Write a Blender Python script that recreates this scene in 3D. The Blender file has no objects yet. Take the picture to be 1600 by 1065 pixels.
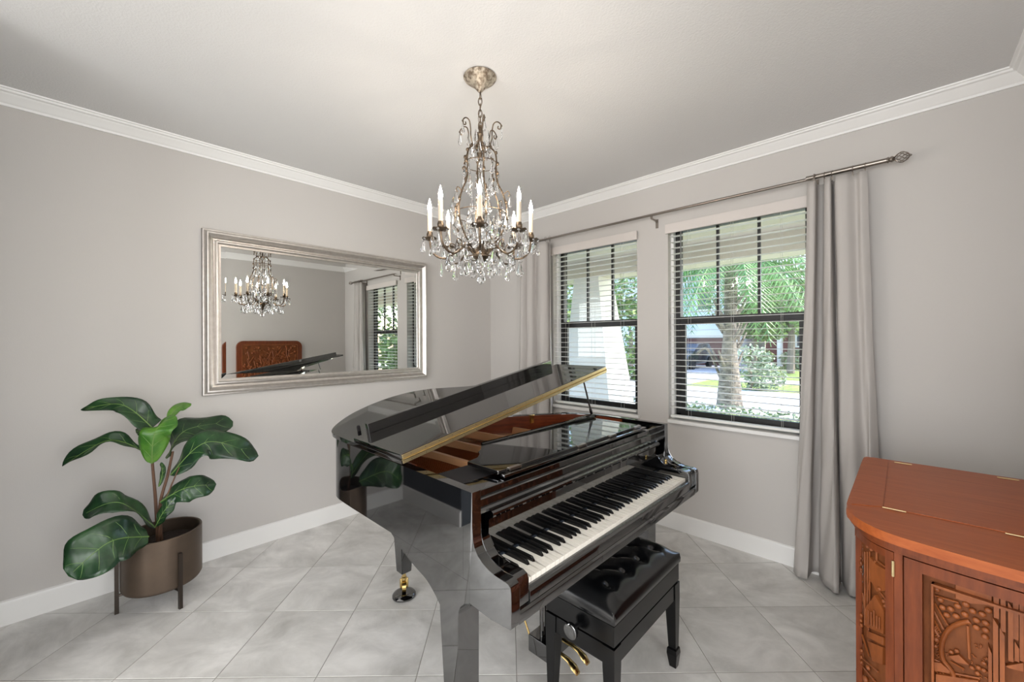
import bpy, bmesh, math, random
from mathutils import Vector, Matrix
random.seed(7)
R = math.radians
SC = bpy.context.scene
COL = SC.collection

# ------------------------------------------------------------------ camera
FPX = 635.08
CAM = Vector((3.389, -3.167, 1.47))
_y, _p, _r = R(43.93), R(.017), R(-.25)
CF = Vector((-math.sin(_y)*math.cos(_p), math.cos(_y)*math.cos(_p), math.sin(_p)))
_R0 = Vector((math.cos(_y), math.sin(_y), 0)); _U0 = _R0.cross(CF)
CR = _R0*math.cos(_r) + _U0*math.sin(_r)
CU = _U0*math.cos(_r) - _R0*math.sin(_r)
cd = bpy.data.cameras.new('camera'); co = bpy.data.objects.new('camera', cd); COL.objects.link(co)
cd.sensor_width = 36; cd.lens = FPX*36/1600; cd.clip_start = .02; cd.clip_end = 300
co.matrix_world = Matrix(((CR.x, CU.x, -CF.x, CAM.x), (CR.y, CU.y, -CF.y, CAM.y), (CR.z, CU.z, -CF.z, CAM.z), (0, 0, 0, 1)))
SC.camera = co
def ray(px, py): return CF + CR*((px-800)/FPX) - CU*((py-532.5)/FPX)
def onX(px, py, X): d = ray(px, py); return CAM + d*((X-CAM.x)/d.x)
def onY(px, py, Y): d = ray(px, py); return CAM + d*((Y-CAM.y)/d.y)
def onZ(px, py, Z): d = ray(px, py); return CAM + d*((Z-CAM.z)/d.z)

# ------------------------------------------------------------------ world, sun, large lights, exposure
w = bpy.data.worlds.new('sky'); SC.world = w; w.use_nodes = True
nt = w.node_tree; bg = nt.nodes['Background']
sk = nt.nodes.new('ShaderNodeTexSky'); sk.sky_type = 'NISHITA'; sk.sun_disc = False
sk.sun_elevation = R(48); sk.sun_rotation = R(60); sk.air_density = 1.0; sk.dust_density = 1.5
nt.links.new(sk.outputs[0], bg.inputs[0]); bg.inputs[1].default_value = .80
def light(name, kind, loc, energy, color=(1, 1, 1), **k):
    l = bpy.data.lights.new(name, kind); l.energy = energy; l.color = color
    for a, v in k.items(): setattr(l, a, v)
    o = bpy.data.objects.new(name, l); o.location = loc; COL.objects.link(o); return o
sun = light('sun', 'SUN', (0, 0, 20), 4.8, (1, .95, .86), angle=R(.6))
sun.rotation_euler = Vector((.62, .30, .80)).to_track_quat('Z', 'Y').to_euler()
# added fill light, no doors built, far end of the room behind the camera
dl = light('fill_light_rear', 'AREA', (3.7, -7.35, 1.45), 135, (.965, .985, 1), shape='RECTANGLE', size=2.8, size_y=2.4)
dl.rotation_euler = (R(90), 0, 0)
# added fill for the wall in the mirror; no windows on this side
ds = light('fill_light_left', 'AREA', (-1.0, -5.6, 1.45), 150, (.965, .985, 1), shape='RECTANGLE', size=2.6, size_y=2.4)
ds.rotation_euler = (R(90), 0, R(-90))
# added fill onto the left wall, from an unseen spot right of the camera
df = light('fill_light_right', 'AREA', (5.9, -3.2, 1.40), 72, (.965, .985, 1), shape='RECTANGLE', size=2.4, size_y=2.6)
df.rotation_euler = (R(90), 0, R(90))
SC.view_settings.view_transform = 'Standard'; SC.view_settings.look = 'None'
SC.view_settings.gamma = 1; SC.view_settings.use_curve_mapping = False
SC.view_settings.exposure = 0.42

# ------------------------------------------------------------------ materials
def lin(c):
    return tuple(((v/255)/12.92 if v/255 <= .04045 else (((v/255)+.055)/1.055)**2.4) for v in c)+(1,)
def mat(name, rgb, rough=.5, metal=0, ior=1.5, trans=0, emit=None, emit_s=0, coat=0, spec=.5, sub=0):
    m = bpy.data.materials.new(name); m.use_nodes = True
    b = m.node_tree.nodes['Principled BSDF']
    b.inputs['Base Color'].default_value = lin(rgb); b.inputs['Roughness'].default_value = rough
    b.inputs['Metallic'].default_value = metal; b.inputs['IOR'].default_value = ior
    b.inputs['Transmission Weight'].default_value = trans
    b.inputs['Specular IOR Level'].default_value = spec
    b.inputs['Coat Weight'].default_value = coat; b.inputs['Coat Roughness'].default_value = .03
    if emit: b.inputs['Emission Color'].default_value = lin(emit); b.inputs['Emission Strength'].default_value = emit_s
    return m
def N(m, t): return m.node_tree.nodes.new(t)
def Lk(m, a, b): m.node_tree.links.new(a, b)
def noise_mix(m, scale, c1, c2, detail=6, stretch=(1, 1, 1), lo=.35, hi=.65, rand=False, rot=(0, 0, 0), dist=0):
    b = m.node_tree.nodes['Principled BSDF']
    tc = N(m, 'ShaderNodeTexCoord'); mp = N(m, 'ShaderNodeMapping'); mp.inputs['Scale'].default_value = stretch
    mp.inputs['Rotation'].default_value = rot
    Lk(m, tc.outputs['Object'], mp.inputs['Vector'])
    n = N(m, 'ShaderNodeTexNoise'); n.inputs['Scale'].default_value = scale; n.inputs['Detail'].default_value = detail
    n.inputs['Roughness'].default_value = .62; n.inputs['Distortion'].default_value = dist
    if rand:
        oi = N(m, 'ShaderNodeObjectInfo'); n.noise_dimensions = '4D'
        mul = N(m, 'ShaderNodeMath'); mul.operation = 'MULTIPLY'; mul.inputs[1].default_value = 40
        Lk(m, oi.outputs['Random'], mul.inputs[0]); Lk(m, mul.outputs[0], n.inputs['W'])
    Lk(m, mp.outputs[0], n.inputs['Vector'])
    r = N(m, 'ShaderNodeValToRGB'); r.color_ramp.elements[0].position = lo; r.color_ramp.elements[1].position = hi
    r.color_ramp.elements[0].color = lin(c1); r.color_ramp.elements[1].color = lin(c2)
    Lk(m, n.outputs['Fac'], r.inputs[0]); Lk(m, r.outputs[0], b.inputs['Base Color'])
    return n, r
def bump(m, scale, strength, dist=.002, detail=4, stretch=(1, 1, 1)):
    b = m.node_tree.nodes['Principled BSDF']
    tc = N(m, 'ShaderNodeTexCoord'); mp = N(m, 'ShaderNodeMapping'); mp.inputs['Scale'].default_value = stretch
    Lk(m, tc.outputs['Object'], mp.inputs['Vector'])
    n = N(m, 'ShaderNodeTexNoise'); n.inputs['Scale'].default_value = scale; n.inputs['Detail'].default_value = detail
    Lk(m, mp.outputs[0], n.inputs['Vector'])
    bp = N(m, 'ShaderNodeBump'); bp.inputs['Strength'].default_value = strength; bp.inputs['Distance'].default_value = dist
    Lk(m, n.outputs['Fac'], bp.inputs['Height']); Lk(m, bp.outputs[0], b.inputs['Normal'])
M = {}
M['wall'] = mat('wall paint', (200, 196, 192), .75); bump(M['wall'], 160, .12, .002)
M['slate'] = mat('slate paint', (62, 68, 76), .7)
M['ceil'] = mat('ceiling knockdown', (224, 223, 222), .85); bump(M['ceil'], 110, .5, .003, 5)
M['trim'] = mat('white trim paint', (240, 239, 237), .35)
M['tile'] = mat('porcelain tile', (200, 196, 190), .34)
noise_mix(M['tile'], 3.2, (180, 178, 173), (238, 236, 233), 9, (1, 1.5, 1), .26, .66, True, dist=.6)
M['grout'] = mat('grout', (150, 145, 138), .9)
M['black'] = mat('black lacquer', (6, 6, 7), .03, ior=2.4, spec=.5)
M['blackbench'] = mat('black satin lacquer', (7, 7, 8), .2, ior=1.4)
M['leather'] = mat('black leather', (9, 10, 12), .22, ior=1.7); bump(M['leather'], 260, .08, .001)
M['ivory'] = mat('white key', (240, 235, 225), .18)
M['ebony'] = mat('black key', (10, 10, 11), .25)
M['keywood'] = mat('key stick wood', (214, 180, 140), .6)
M['brass'] = mat('brass', (212, 184, 122), .22, 1)
M['brassold'] = mat('brushed brass hinge', (206, 186, 142), .38, 1)
M['plate'] = mat('bronze iron plate', (250, 190, 138), .4, .2)
M['string'] = mat('copper strings', (168, 92, 50), .4, .4)
M['maho'] = mat('mahogany veneer', (120, 54, 28), .3, coat=.3)
noise_mix(M['maho'], 6, (104, 44, 22), (146, 72, 38), 6, (1.2, 1.2, 14))
M['felt'] = mat('dark felt', (24, 20, 22), .95)
M['redfelt'] = mat('key felt', (40, 50, 62), .9)
M['sound'] = mat('soundboard spruce', (216, 142, 88), .45)
M['silver'] = mat('silver leaf frame', (188, 182, 174), .30, .85)
noise_mix(M['silver'], 30, (194, 188, 182), (206, 201, 196), 5, (1, 1, 1))
bump(M['silver'], 120, .08, .001)
M['mirror'] = mat('mirror glass', (236, 238, 236), 0.0, 1)
M['nickel'] = mat('brushed nickel', (150, 142, 134), .28, 1)
M['curtain'] = mat('grey curtain cloth', (187, 182, 178), .9); bump(M['curtain'], 420, .25, .001)
M['liner'] = mat('curtain liner', (225, 224, 222), .9)
M['blind'] = mat('white blind slat', (238, 237, 233), .5)
M['valance'] = mat('off white valance', (214, 207, 202), .6)
M['bronze'] = mat('dark bronze window frame', (30, 29, 29), .45)
M['cord'] = mat('blind cord', (205, 203, 198), .8)
M['wand'] = mat('clear wand', (120, 122, 122), .3)
M['glass'] = mat('window glass', (255, 255, 255), 0, ior=1.45, trans=1)
def clear_glass(m):
    t = m.node_tree; out = [n for n in t.nodes if n.type == 'OUTPUT_MATERIAL'][0]
    tr = N(m, 'ShaderNodeBsdfTransparent'); gl = N(m, 'ShaderNodeBsdfGlossy'); gl.inputs['Roughness'].default_value = .02
    fr = N(m, 'ShaderNodeFresnel'); fr.inputs[0].default_value = 1.45
    gm = N(m, 'ShaderNodeNewGeometry'); io = N(m, 'ShaderNodeMapRange'); io.inputs['To Min'].default_value = 1.45; io.inputs['To Max'].default_value = 1/1.45
    Lk(m, gm.outputs['Backfacing'], io.inputs['Value']); Lk(m, io.outputs[0], fr.inputs[0])
    mx = N(m, 'ShaderNodeMixShader'); Lk(m, fr.outputs[0], mx.inputs[0]); Lk(m, tr.outputs[0], mx.inputs[1]); Lk(m, gl.outputs[0], mx.inputs[2])
    Lk(m, mx.outputs[0], out.inputs[0])
clear_glass(M['glass'])
M['crystal'] = mat('crystal', (255, 255, 255), 0.0, ior=1.52, trans=1)
M['antique'] = mat('antique bronze', (128, 108, 88), .38, .9)
noise_mix(M['antique'], 40, (72, 60, 50), (136, 118, 98), 4)
M['canopy'] = mat('antique silver gilt', (176, 160, 140), .45, .7)
noise_mix(M['canopy'], 45, (120, 104, 88), (206, 194, 176), 5, lo=.4, hi=.6); bump(M['canopy'], 50, .8, .006)
M['candle'] = mat('candle sleeve', (205, 190, 170), .6)
M['bulb'] = mat('flame bulb', (255, 240, 214), .2, emit=(255, 242, 226), emit_s=200)
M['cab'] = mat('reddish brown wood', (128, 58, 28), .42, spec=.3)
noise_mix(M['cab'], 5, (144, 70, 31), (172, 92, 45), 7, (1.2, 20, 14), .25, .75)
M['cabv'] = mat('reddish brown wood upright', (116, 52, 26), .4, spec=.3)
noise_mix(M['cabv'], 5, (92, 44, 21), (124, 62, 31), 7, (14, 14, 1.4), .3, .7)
M['carve'] = mat('carved wood', (134, 70, 34), .38, spec=.35)
noise_mix(M['carve'], 7, (108, 56, 26), (150, 84, 42), 6, (3, 3, 1.2), .3, .7)
M['carved'] = mat('carved wood ground', (92, 46, 24), .55, spec=.2)
noise_mix(M['carved'], 9, (92, 50, 25), (124, 70, 36), 6, (3, 3, 1), .3, .7)
M['pot'] = mat('bronzed metal planter', (92, 80, 70), .42, .75)
noise_mix(M['pot'], 5, (86, 75, 66), (108, 92, 78), 6, (1, 1, 1.3), .2, .8)
M['potleg'] = mat('dark bronze leg', (66, 58, 52), .4, .7)
M['soil'] = mat('dark soil', (40, 28, 22), .95); bump(M['soil'], 60, 1, .01)
M['leaf'] = mat('leaf green', (38, 70, 34), .30)
noise_mix(M['leaf'], 9, (20, 44, 27), (44, 78, 42), 5)
M['leaf2'] = mat('young leaf green', (74, 122, 40), .36)
noise_mix(M['leaf2'], 9, (56, 104, 34), (98, 142, 52), 5)
M['vein'] = mat('leaf vein', (104, 134, 70), .5)
M['stem'] = mat('brown stem', (98, 70, 52), .7)
# outside
M['stucco'] = mat('white stucco', (222, 220, 214), .9); bump(M['stucco'], 40, .3, .01)
M['soffit'] = mat('beige porch soffit', (206, 198, 184), .85)
M['stone'] = mat('stacked stone', (176, 168, 158), .9); noise_mix(M['stone'], 6, (130, 122, 116), (206, 200, 190), 5, rand=True)
M['concrete'] = mat('concrete', (206, 206, 204), .9); noise_mix(M['concrete'], 3, (194, 194, 192), (216, 216, 214), 5)
M['drive_shade'] = mat('shaded drive', (150, 154, 160), .9); noise_mix(M['drive_shade'], 8, (134, 138, 146), (168, 172, 178), 5)
M['grass'] = mat('lawn grass', (110, 134, 62), .95); noise_mix(M['grass'], 5, (84, 110, 46), (140, 156, 80), 8)
M['brick'] = mat('dark red brick', (104, 56, 54), .85); noise_mix(M['brick'], 30, (92, 48, 48), (122, 70, 64), 4)
M['roof'] = mat('roof tile', (112, 100, 92), .85)
M['housew'] = mat('pale house stucco', (206, 212, 218), .9)
M['garage'] = mat('garage door', (96, 62, 56), .7)
M['dkglass'] = mat('dark window', (60, 74, 86), .08)
M['palmt'] = mat('palm trunk bark', (150, 138, 124), .95); noise_mix(M['palmt'], 7, (84, 76, 68), (158, 146, 130), 8, (1, 1, 3)); bump(M['palmt'], 14, 1, .04)
M['palm'] = mat('palm frond', (92, 150, 70), .5); noise_mix(M['palm'], 3, (58, 108, 46), (108, 154, 76), 4)
M['bush'] = mat('shrub leaf', (92, 122, 66), .6); noise_mix(M['bush'], 2, (60, 92, 46), (134, 156, 84), 4)
M['bush2'] = mat('grey green leaf', (120, 138, 112), .6); noise_mix(M['bush2'], 2, (84, 106, 80), (170, 182, 150), 4)
M['bark'] = mat('tree bark', (120, 108, 96), .9)
M['carp'] = mat('car paint', (40, 46, 52), .2, coat=.6)
M['tyre'] = mat('tyre', (20, 20, 20), .8)

# ------------------------------------------------------------------ mesh helpers
def mesh_of(bm, m, smooth=35, name='mesh'):
    me = bpy.data.meshes.new(name); bmesh.ops.recalc_face_normals(bm, faces=bm.faces[:]); bm.to_mesh(me); bm.free()
    me.materials.append(M[m] if isinstance(m, str) else m)
    if smooth:
        me.shade_smooth(); me.set_sharp_from_angle(angle=R(smooth))
    return me
def obj(name, bm, m, parent=None, smooth=35, loc=None, rot=None):
    shared = isinstance(bm, bpy.types.Mesh)
    me = bm if shared else mesh_of(bm, m, smooth, name)
    o = bpy.data.objects.new(name, me); COL.objects.link(o)
    if not shared and 0 < smooth <= 45:
        wn = o.modifiers.new('weighted normals', 'WEIGHTED_NORMAL'); wn.keep_sharp = True
    if parent is not None: o.parent = parent
    if loc is not None: o.location = loc
    if rot is not None: o.rotation_euler = rot
    return o
def tag(o, label, cat, group=None):
    o['label'] = label; o['category'] = cat
    if group: o['group'] = group
    return o
def thing(name, label, cat, loc=(0, 0, 0), group=None):
    o = bpy.data.objects.new(name, None); COL.objects.link(o); o.empty_display_size = .05; o.location = loc
    return tag(o, label, cat, group)
def struct(o, label=None):
    o['kind'] = 'structure'
    if label: o['label'] = label
    return o
def empty_struct(name, loc=(0, 0, 0)):
    o = bpy.data.objects.new(name, None); COL.objects.link(o); o.location = loc; o['kind'] = 'structure'; return o
def BM(): return bmesh.new()
def box(bm, x0, x1, y0, y1, z0, z1, bev=0, seg=2):
    g = bmesh.ops.create_cube(bm, size=1, matrix=Matrix.Translation(((x0+x1)/2, (y0+y1)/2, (z0+z1)/2)) @ Matrix.Diagonal((x1-x0, y1-y0, z1-z0, 1)))
    if bev:
        es = list({e for v in g['verts'] for e in v.link_edges})
        bmesh.ops.bevel(bm, geom=es, offset=bev, segments=seg, affect='EDGES', profile=.6)
    return bm
def bx(*a, **k): return box(BM(), *a, **k)
def prism(pts, a, b, axis='y', bev=0, bm=None, seg=2, keep=None):
    """closed 2D polygon extruded along axis between a and b"""
    bm = bm or BM()
    f = {'y': lambda p, t: (p[0], t, p[1]), 'z': lambda p, t: (p[0], p[1], t), 'x': lambda p, t: (t, p[0], p[1])}[axis]
    A = [bm.verts.new(f(p, a)) for p in pts]; B = [bm.verts.new(f(p, b)) for p in pts]
    n = len(pts); fs = [bm.faces.new(A), bm.faces.new(B[::-1])]
    for i in range(n): fs.append(bm.faces.new((A[i], A[(i+1) % n], B[(i+1) % n], B[i])))
    if bev:
        es = [e for e in list(fs[0].edges)+list(fs[1].edges) if keep is None or keep((e.verts[0].co+e.verts[1].co)/2)]
        bmesh.ops.bevel(bm, geom=es, offset=bev, segments=seg, affect='EDGES', profile=.6)
    return bm
def lathe(prof, seg=16, bm=None, cx=0, cy=0):
    bm = bm or BM(); rings = []
    for r, z in prof:
        if r < 1e-5: rings.append([bm.verts.new((cx, cy, z))])
        else: rings.append([bm.verts.new((cx+r*math.cos(2*math.pi*i/seg), cy+r*math.sin(2*math.pi*i/seg), z)) for i in range(seg)])
    for a, b in zip(rings, rings[1:]):
        for i in range(seg):
            j = (i+1) % seg
            if len(a) == 1 and len(b) > 1: bm.faces.new((a[0], b[i], b[j]))
            elif len(b) == 1 and len(a) > 1: bm.faces.new((a[i], b[0], a[j]))
            elif len(a) > 1: bm.faces.new((a[i], b[i], b[j], a[j]))
    for rg in (rings[0], rings[-1]):
        if len(rg) > 2: bm.faces.new(rg)
    return bm
def tube(pts, rad, seg=8, bm=None, closed=False):
    bm = bm or BM(); pts = [Vector(p) for p in pts]; n = len(pts); rings = []
    rr = rad if hasattr(rad, '__len__') else [rad]*n
    up = None
    for i, p in enumerate(pts):
        if closed: t = pts[(i+1) % n]-pts[i-1]
        else: t = pts[min(i+1, n-1)]-pts[max(i-1, 0)]
        t.normalize()
        if up is None: up = t.orthogonal().normalized()
        up = (up - t*up.dot(t))
        up = up.normalized() if up.length > 1e-6 else t.orthogonal().normalized()
        s = t.cross(up)
        rings.append([bm.verts.new(p+(up*math.cos(2*math.pi*k/seg)+s*math.sin(2*math.pi*k/seg))*rr[i]) for k in range(seg)])
    m = n if closed else n-1
    for i in range(m):
        a, b = rings[i], rings[(i+1) % n]
        for k in range(seg): bm.faces.new((a[k], a[(k+1) % seg], b[(k+1) % seg], b[k]))
    if not closed: bm.faces.new(rings[0][::-1]); bm.faces.new(rings[-1])
    return bm
def ball(bm, c, r, sub=2, sc=(1, 1, 1), rotm=None):
    mtx = Matrix.Translation(c)
    if rotm is not None: mtx = mtx @ rotm
    bmesh.ops.create_icosphere(bm, subdivisions=sub, radius=r, matrix=mtx @ Matrix.Diagonal((*sc, 1))); return bm
def spline(pts, n=8, closed=False):
    P = [Vector(p) for p in pts]; out = []; m = len(P)
    for i in range(m if closed else m-1):
        if closed: a, b, c, d = P[i-1], P[i], P[(i+1) % m], P[(i+2) % m]
        else: a, b, c, d = P[max(i-1, 0)], P[i], P[i+1], P[min(i+2, m-1)]
        for k in range(n):
            t = k/n
            out.append(.5*((2*b)+(c-a)*t+(2*a-5*b+4*c-d)*t*t+(3*b-a-3*c+d)*t**3))
    if not closed: out.append(P[-1])
    return out
def sweep_rings(path, prof, closed=False):
    """path: 2D points, interior on the LEFT; prof: (inward distance, height)"""
    n = len(path); rings = []
    for i in range(n):
        p = Vector(path[i])
        def nrm(a, b): d = (Vector(b)-Vector(a)).normalized(); return Vector((-d.y, d.x))
        if closed: n1 = nrm(path[i-1], path[i]); n2 = nrm(path[i], path[(i+1) % n])
        else:
            n1 = nrm(path[i-1], path[i]) if i > 0 else None; n2 = nrm(path[i], path[i+1]) if i < n-1 else None
            n1 = n1 or n2; n2 = n2 or n1
        m = (n1+n2)/(1+n1.dot(n2))
        rings.append([(p.x+m.x*d, p.y+m.y*d, h) for d, h in prof])
    return rings
def ring_strip(bm, a, b, f=lambda p: p, cap=True):
    A = [bm.verts.new(f(p)) for p in a]; B = [bm.verts.new(f(p)) for p in b]; n = len(A)
    for i in range(n): bm.faces.new((A[i], A[(i+1) % n], B[(i+1) % n], B[i]))
    if cap: bm.faces.new(A[::-1]); bm.faces.new(B)
    return bm
def copy_tree(o, parent=None):
    c = o.copy(); COL.objects.link(c); c.parent = parent
    for ch in o.children: copy_tree(ch, c)
    return c

# ------------------------------------------------------------------ the room shell
XR, CEIL, CB = 3.838, 2.79, 2.712
WT = .16
WZ0, WZ1 = .85, 2.375
WIN = [(0.905, 1.79), (2.052, 2.962)]
BACK = -3.6
# window wall (right in the photograph)
bm = BM()
box(bm, -WT, XR+WT, 0, WT, -.1, WZ0); box(bm, -WT, XR+WT, 0, WT, WZ1, CEIL+.1)
for a, b in ((-WT, WIN[0][0]), (WIN[0][1], WIN[1][0]), (WIN[1][1], XR+WT)): box(bm, a, b, 0, WT, WZ0, WZ1)
struct(obj('wall_right', bm, 'wall', smooth=0), 'warm grey wall with the two windows')
struct(obj('wall_left', bx(-WT, 0, BACK-.15, 0, -.1, CEIL+.1), 'wall', smooth=0), 'pale grey wall behind the mirror')
bm = BM(); OPN = -2.15                                         # unseen opening, added to let the right fill light in
box(bm, XR, XR+WT, OPN, 0, -.1, CEIL+.1); box(bm, XR, XR+WT, -4.4, OPN, 2.55, CEIL+.1)
struct(obj('wall_near', bm, 'wall', smooth=0), 'grey wall behind the carved cabinet')
struct(obj('wall_back', bx(0, .86, BACK-.15, BACK, -.1, CEIL+.1), 'slate', smooth=0), 'dark slate wall end behind the viewer')
# open plan space behind the viewer
bm = BM()
box(bm, -1.2-WT, -1.2, -7.6, BACK-.15, -.1, CEIL+.1); box(bm, 6.1, 6.1+WT, -7.6, -1.6, -.1, CEIL+.1)
box(bm, XR+WT, 6.1+WT, -1.6, -1.6+WT, -.1, CEIL+.1); box(bm, -1.2-WT, 0, BACK-.15, BACK, -.1, CEIL+.1)
box(bm, -1.2-WT, 6.1+WT, -7.6-WT, -7.6, -.1, CEIL+.1)
struct(obj('wall_rear_room', bm, 'wall', smooth=0))
struct(obj('ceiling', bx(-1.4, 6.3, -7.8, WT, CEIL, CEIL+.1), 'ceil', smooth=0), 'white textured ceiling')
# floor: grout slab with tiles laid diagonally
fl = struct(obj('floor', bx(-1.4, 6.3, -7.8, WT, -.1, -.0015), 'grout', smooth=0), 'grey porcelain tiles laid diagonally')
TS = .4398; th = R(44.40); T0 = Vector((.5845, -3.4046))
tu = Vector((math.cos(th), math.sin(th))); tv = Vector((-tu.y, tu.x))
def clip(poly, f):
    out = []
    for i in range(len(poly)):
        a, b = poly[i-1], poly[i]; fa, fb = f(a), f(b)
        if fa >= 0: out.append(a)
        if (fa >= 0) != (fb >= 0): out.append(a+(b-a)*(fa/(fa-fb)))
    return out
def tile_mesh(poly, bev=True):
    bm = BM(); prism(poly, -.006, 0, 'z', bm=bm)
    if bev: bmesh.ops.bevel(bm, geom=[e for e in bm.edges if all(v.co.z > -.001 for v in e.verts)], offset=.0012, segments=1, affect='EDGES')
    return bm
g = .0016
full = [Vector((g, g)), Vector((TS-g, g)), Vector((TS-g, TS-g)), Vector((g, TS-g))]
full_me = mesh_of(tile_mesh(full), 'tile', 0, 'tile')
for i in range(-14, 18):
    for j in range(-14, 18):
        o2 = T0+tu*(TS*i)+tv*(TS*j)
        corners = [o2+tu*p.x+tv*p.y for p in full]
        q = corners
        for f in (lambda p: p.x, lambda p: XR-p.x, lambda p: -p.y, lambda p: p.y+5.0):
            q = clip(q, f) if q else q
        if len(q) < 3: continue
        area = abs(sum(q[k-1].x*q[k].y-q[k].x*q[k-1].y for k in range(len(q))))/2
        if area < .0004: continue
        if area > .999*(TS-2*g)**2:
            obj('tile', full_me, None, fl, loc=(o2.x, o2.y, 0), rot=(0, 0, th))
        else:
            c2 = sum(q, Vector((0, 0)))/len(q)
            obj('tile', tile_mesh([p-c2 for p in q], False), 'tile', fl, 0, loc=(c2.x, c2.y, 0))
# crown moulding and baseboards, mitred
CP = [(0, CB), (.010, CB), (.012, CB+.012), (.022, CB+.020), (.030, CB+.034), (.044, CB+.046), (.050, CB+.056), (.062, CB+.060), (.066, CB+.069), (.074, CB+.071), (.076, CEIL), (0, CEIL)]
path = [(XR, -2.15), (XR, 0), (0, 0), (0, BACK), (.86, BACK)]
rg = sweep_rings(path, CP)
for i in range(len(path)-1):
    bm = ring_strip(BM(), rg[i], rg[i+1]); struct(obj('trim_%d' % (i+1), bm, 'trim', smooth=25), 'white crown moulding')
BP = [(0, 0), (.016, 0), (.016, .108), (.012, .122), (.004, .128), (0, .128)]
rg = sweep_rings(path, BP)
for i, s in enumerate(('near', 'right', 'left', 'back')):
    struct(obj('baseboard_'+s, ring_strip(BM(), rg[i], rg[i+1]), 'trim', smooth=25), 'white baseboard')

# ------------------------------------------------------------------ windows and blinds
FY = .095
for k, (X0, X1) in enumerate(WIN):
    JB = .022; x0, x1 = X0+JB, X1
    bm = BM(); W = x1-x0
    for a in ((x0, x0+.035, WZ0, WZ1), (x1-.035, x1, WZ0, WZ1)): box(bm, a[0], a[1], FY, FY+.06, a[2], a[3])
    box(bm, x0, x1, FY, FY+.06, WZ0, WZ0+.04); box(bm, x0, x1, FY, FY+.06, WZ1-.04, WZ1)
    win = struct(obj('window_%d' % (k+1), bm, 'bronze', smooth=0), 'dark bronze single hung window')
    zm = 1.635
    obj('meeting_rail', bx(x0+.035, x1-.035, FY+.002, FY+.05, zm-.022, zm+.022, bev=.003), 'bronze', win)
    bm = BM()                                                   # lower sash, one step nearer the room
    box(bm, x0+.035, x0+.072, FY+.004, FY+.034, WZ0+.04, zm-.022); box(bm, x1-.072, x1-.035, FY+.004, FY+.034, WZ0+.04, zm-.022)
    box(bm, x0+.072, x1-.072, FY+.004, FY+.034, WZ0+.04, WZ0+.068); box(bm, x0+.072, x1-.072, FY+.004, FY+.034, zm-.04, zm-.022)
    obj('lower_sash', bm, 'bronze', win, 0)
    for t in (1/3, 2/3):
        xm = x0+.035+(W-.07)*t; obj('muntin', bx(xm-.009, xm+.009, FY+.02, FY+.045, zm+.022, WZ1-.04), 'bronze', win, 0)
    for t in range(3):
        a = x0+.035+(W-.07)*t/3; b = x0+.035+(W-.07)*(t+1)/3
        obj('pane', bx(a+.009, b-.009, FY+.032, FY+.034, zm+.022, WZ1-.04), 'glass', win, 0)
    obj('pane', bx(x0+.072, x1-.072, FY+.018, FY+.020, WZ0+.068, zm-.04), 'glass', win, 0)
    s = obj('window_sill', prism([(-.028, WZ0-.022), (-.028, WZ0-.003), (-.022, WZ0+.002), (FY, WZ0+.002), (FY, WZ0-.022)], x0-.02, x1+.02, 'x', bev=.002), 'trim', win)
    for a, b in ((X0, x0),): obj('jamb', bx(a, b, .055, FY+.06, WZ0, WZ1), 'trim', win, 0)
    x0, x1 = X0, X1; W = x1-x0
    # blind
    bl = thing('window_blind', ['white slatted blind in the window beside the corner of the room', 'white slatted blind with a wand in the window next to the right curtain'][k], 'blind', ((x0+x1)/2, .03, WZ1), 'white horizontal blinds')
    def lo(o): o.location = -Vector(bl.location); return o
    lo(obj('valance', bx(x0-.012, x1+.012, -.030, -.012, WZ1-.068, WZ1+.006, bev=.004), 'valance', bl))
    lo(obj('head_rail', bx(x0+.012, x1-.012, -.010, .05, WZ1-.05, WZ1-.005), 'blind', bl, 0))
    sl = BM(); pr = []
    for q in range(7):
        u = -.025+.05*q/6; pr.append((u, .0020*(1-(u/.025)**2)))
    pr = pr+[(u, z-.0018) for u, z in reversed(pr)]
    prism(pr, -(W-.03)/2, (W-.03)/2, 'x', bm=sl); sme = mesh_of(sl, 'blind', 30, 'slat')
    z = WZ1-.088; n = 0
    while z > WZ0+.055:
        so = obj('slat', sme, None, bl); so.location = Vector(((x0+x1)/2, .024, z))-bl.location; so.rotation_euler = (R(1), 0, 0); z -= .0462; n += 1
    lo(obj('bottom_rail', bx(x0+.015, x1-.015, .001, .047, WZ0+.018, WZ0+.036, bev=.003), 'blind', bl))
    for t in (.17, .5, .83):
        bm = BM(); xc = x0+W*t
        for yy in (-.003, .051): tube([(xc, yy, WZ0+.03), (xc, yy, WZ1-.05)], .0009, 5, bm)
        lo(obj('ladder_cord', bm, 'cord', bl))
    if k == 1:
        wd = lo(obj('tilt_wand', tube([(x0+.105, -.012, WZ1-.06), (x0+.105, -.014, WZ1-.52)], .004, 8), 'wand', bl))

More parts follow.
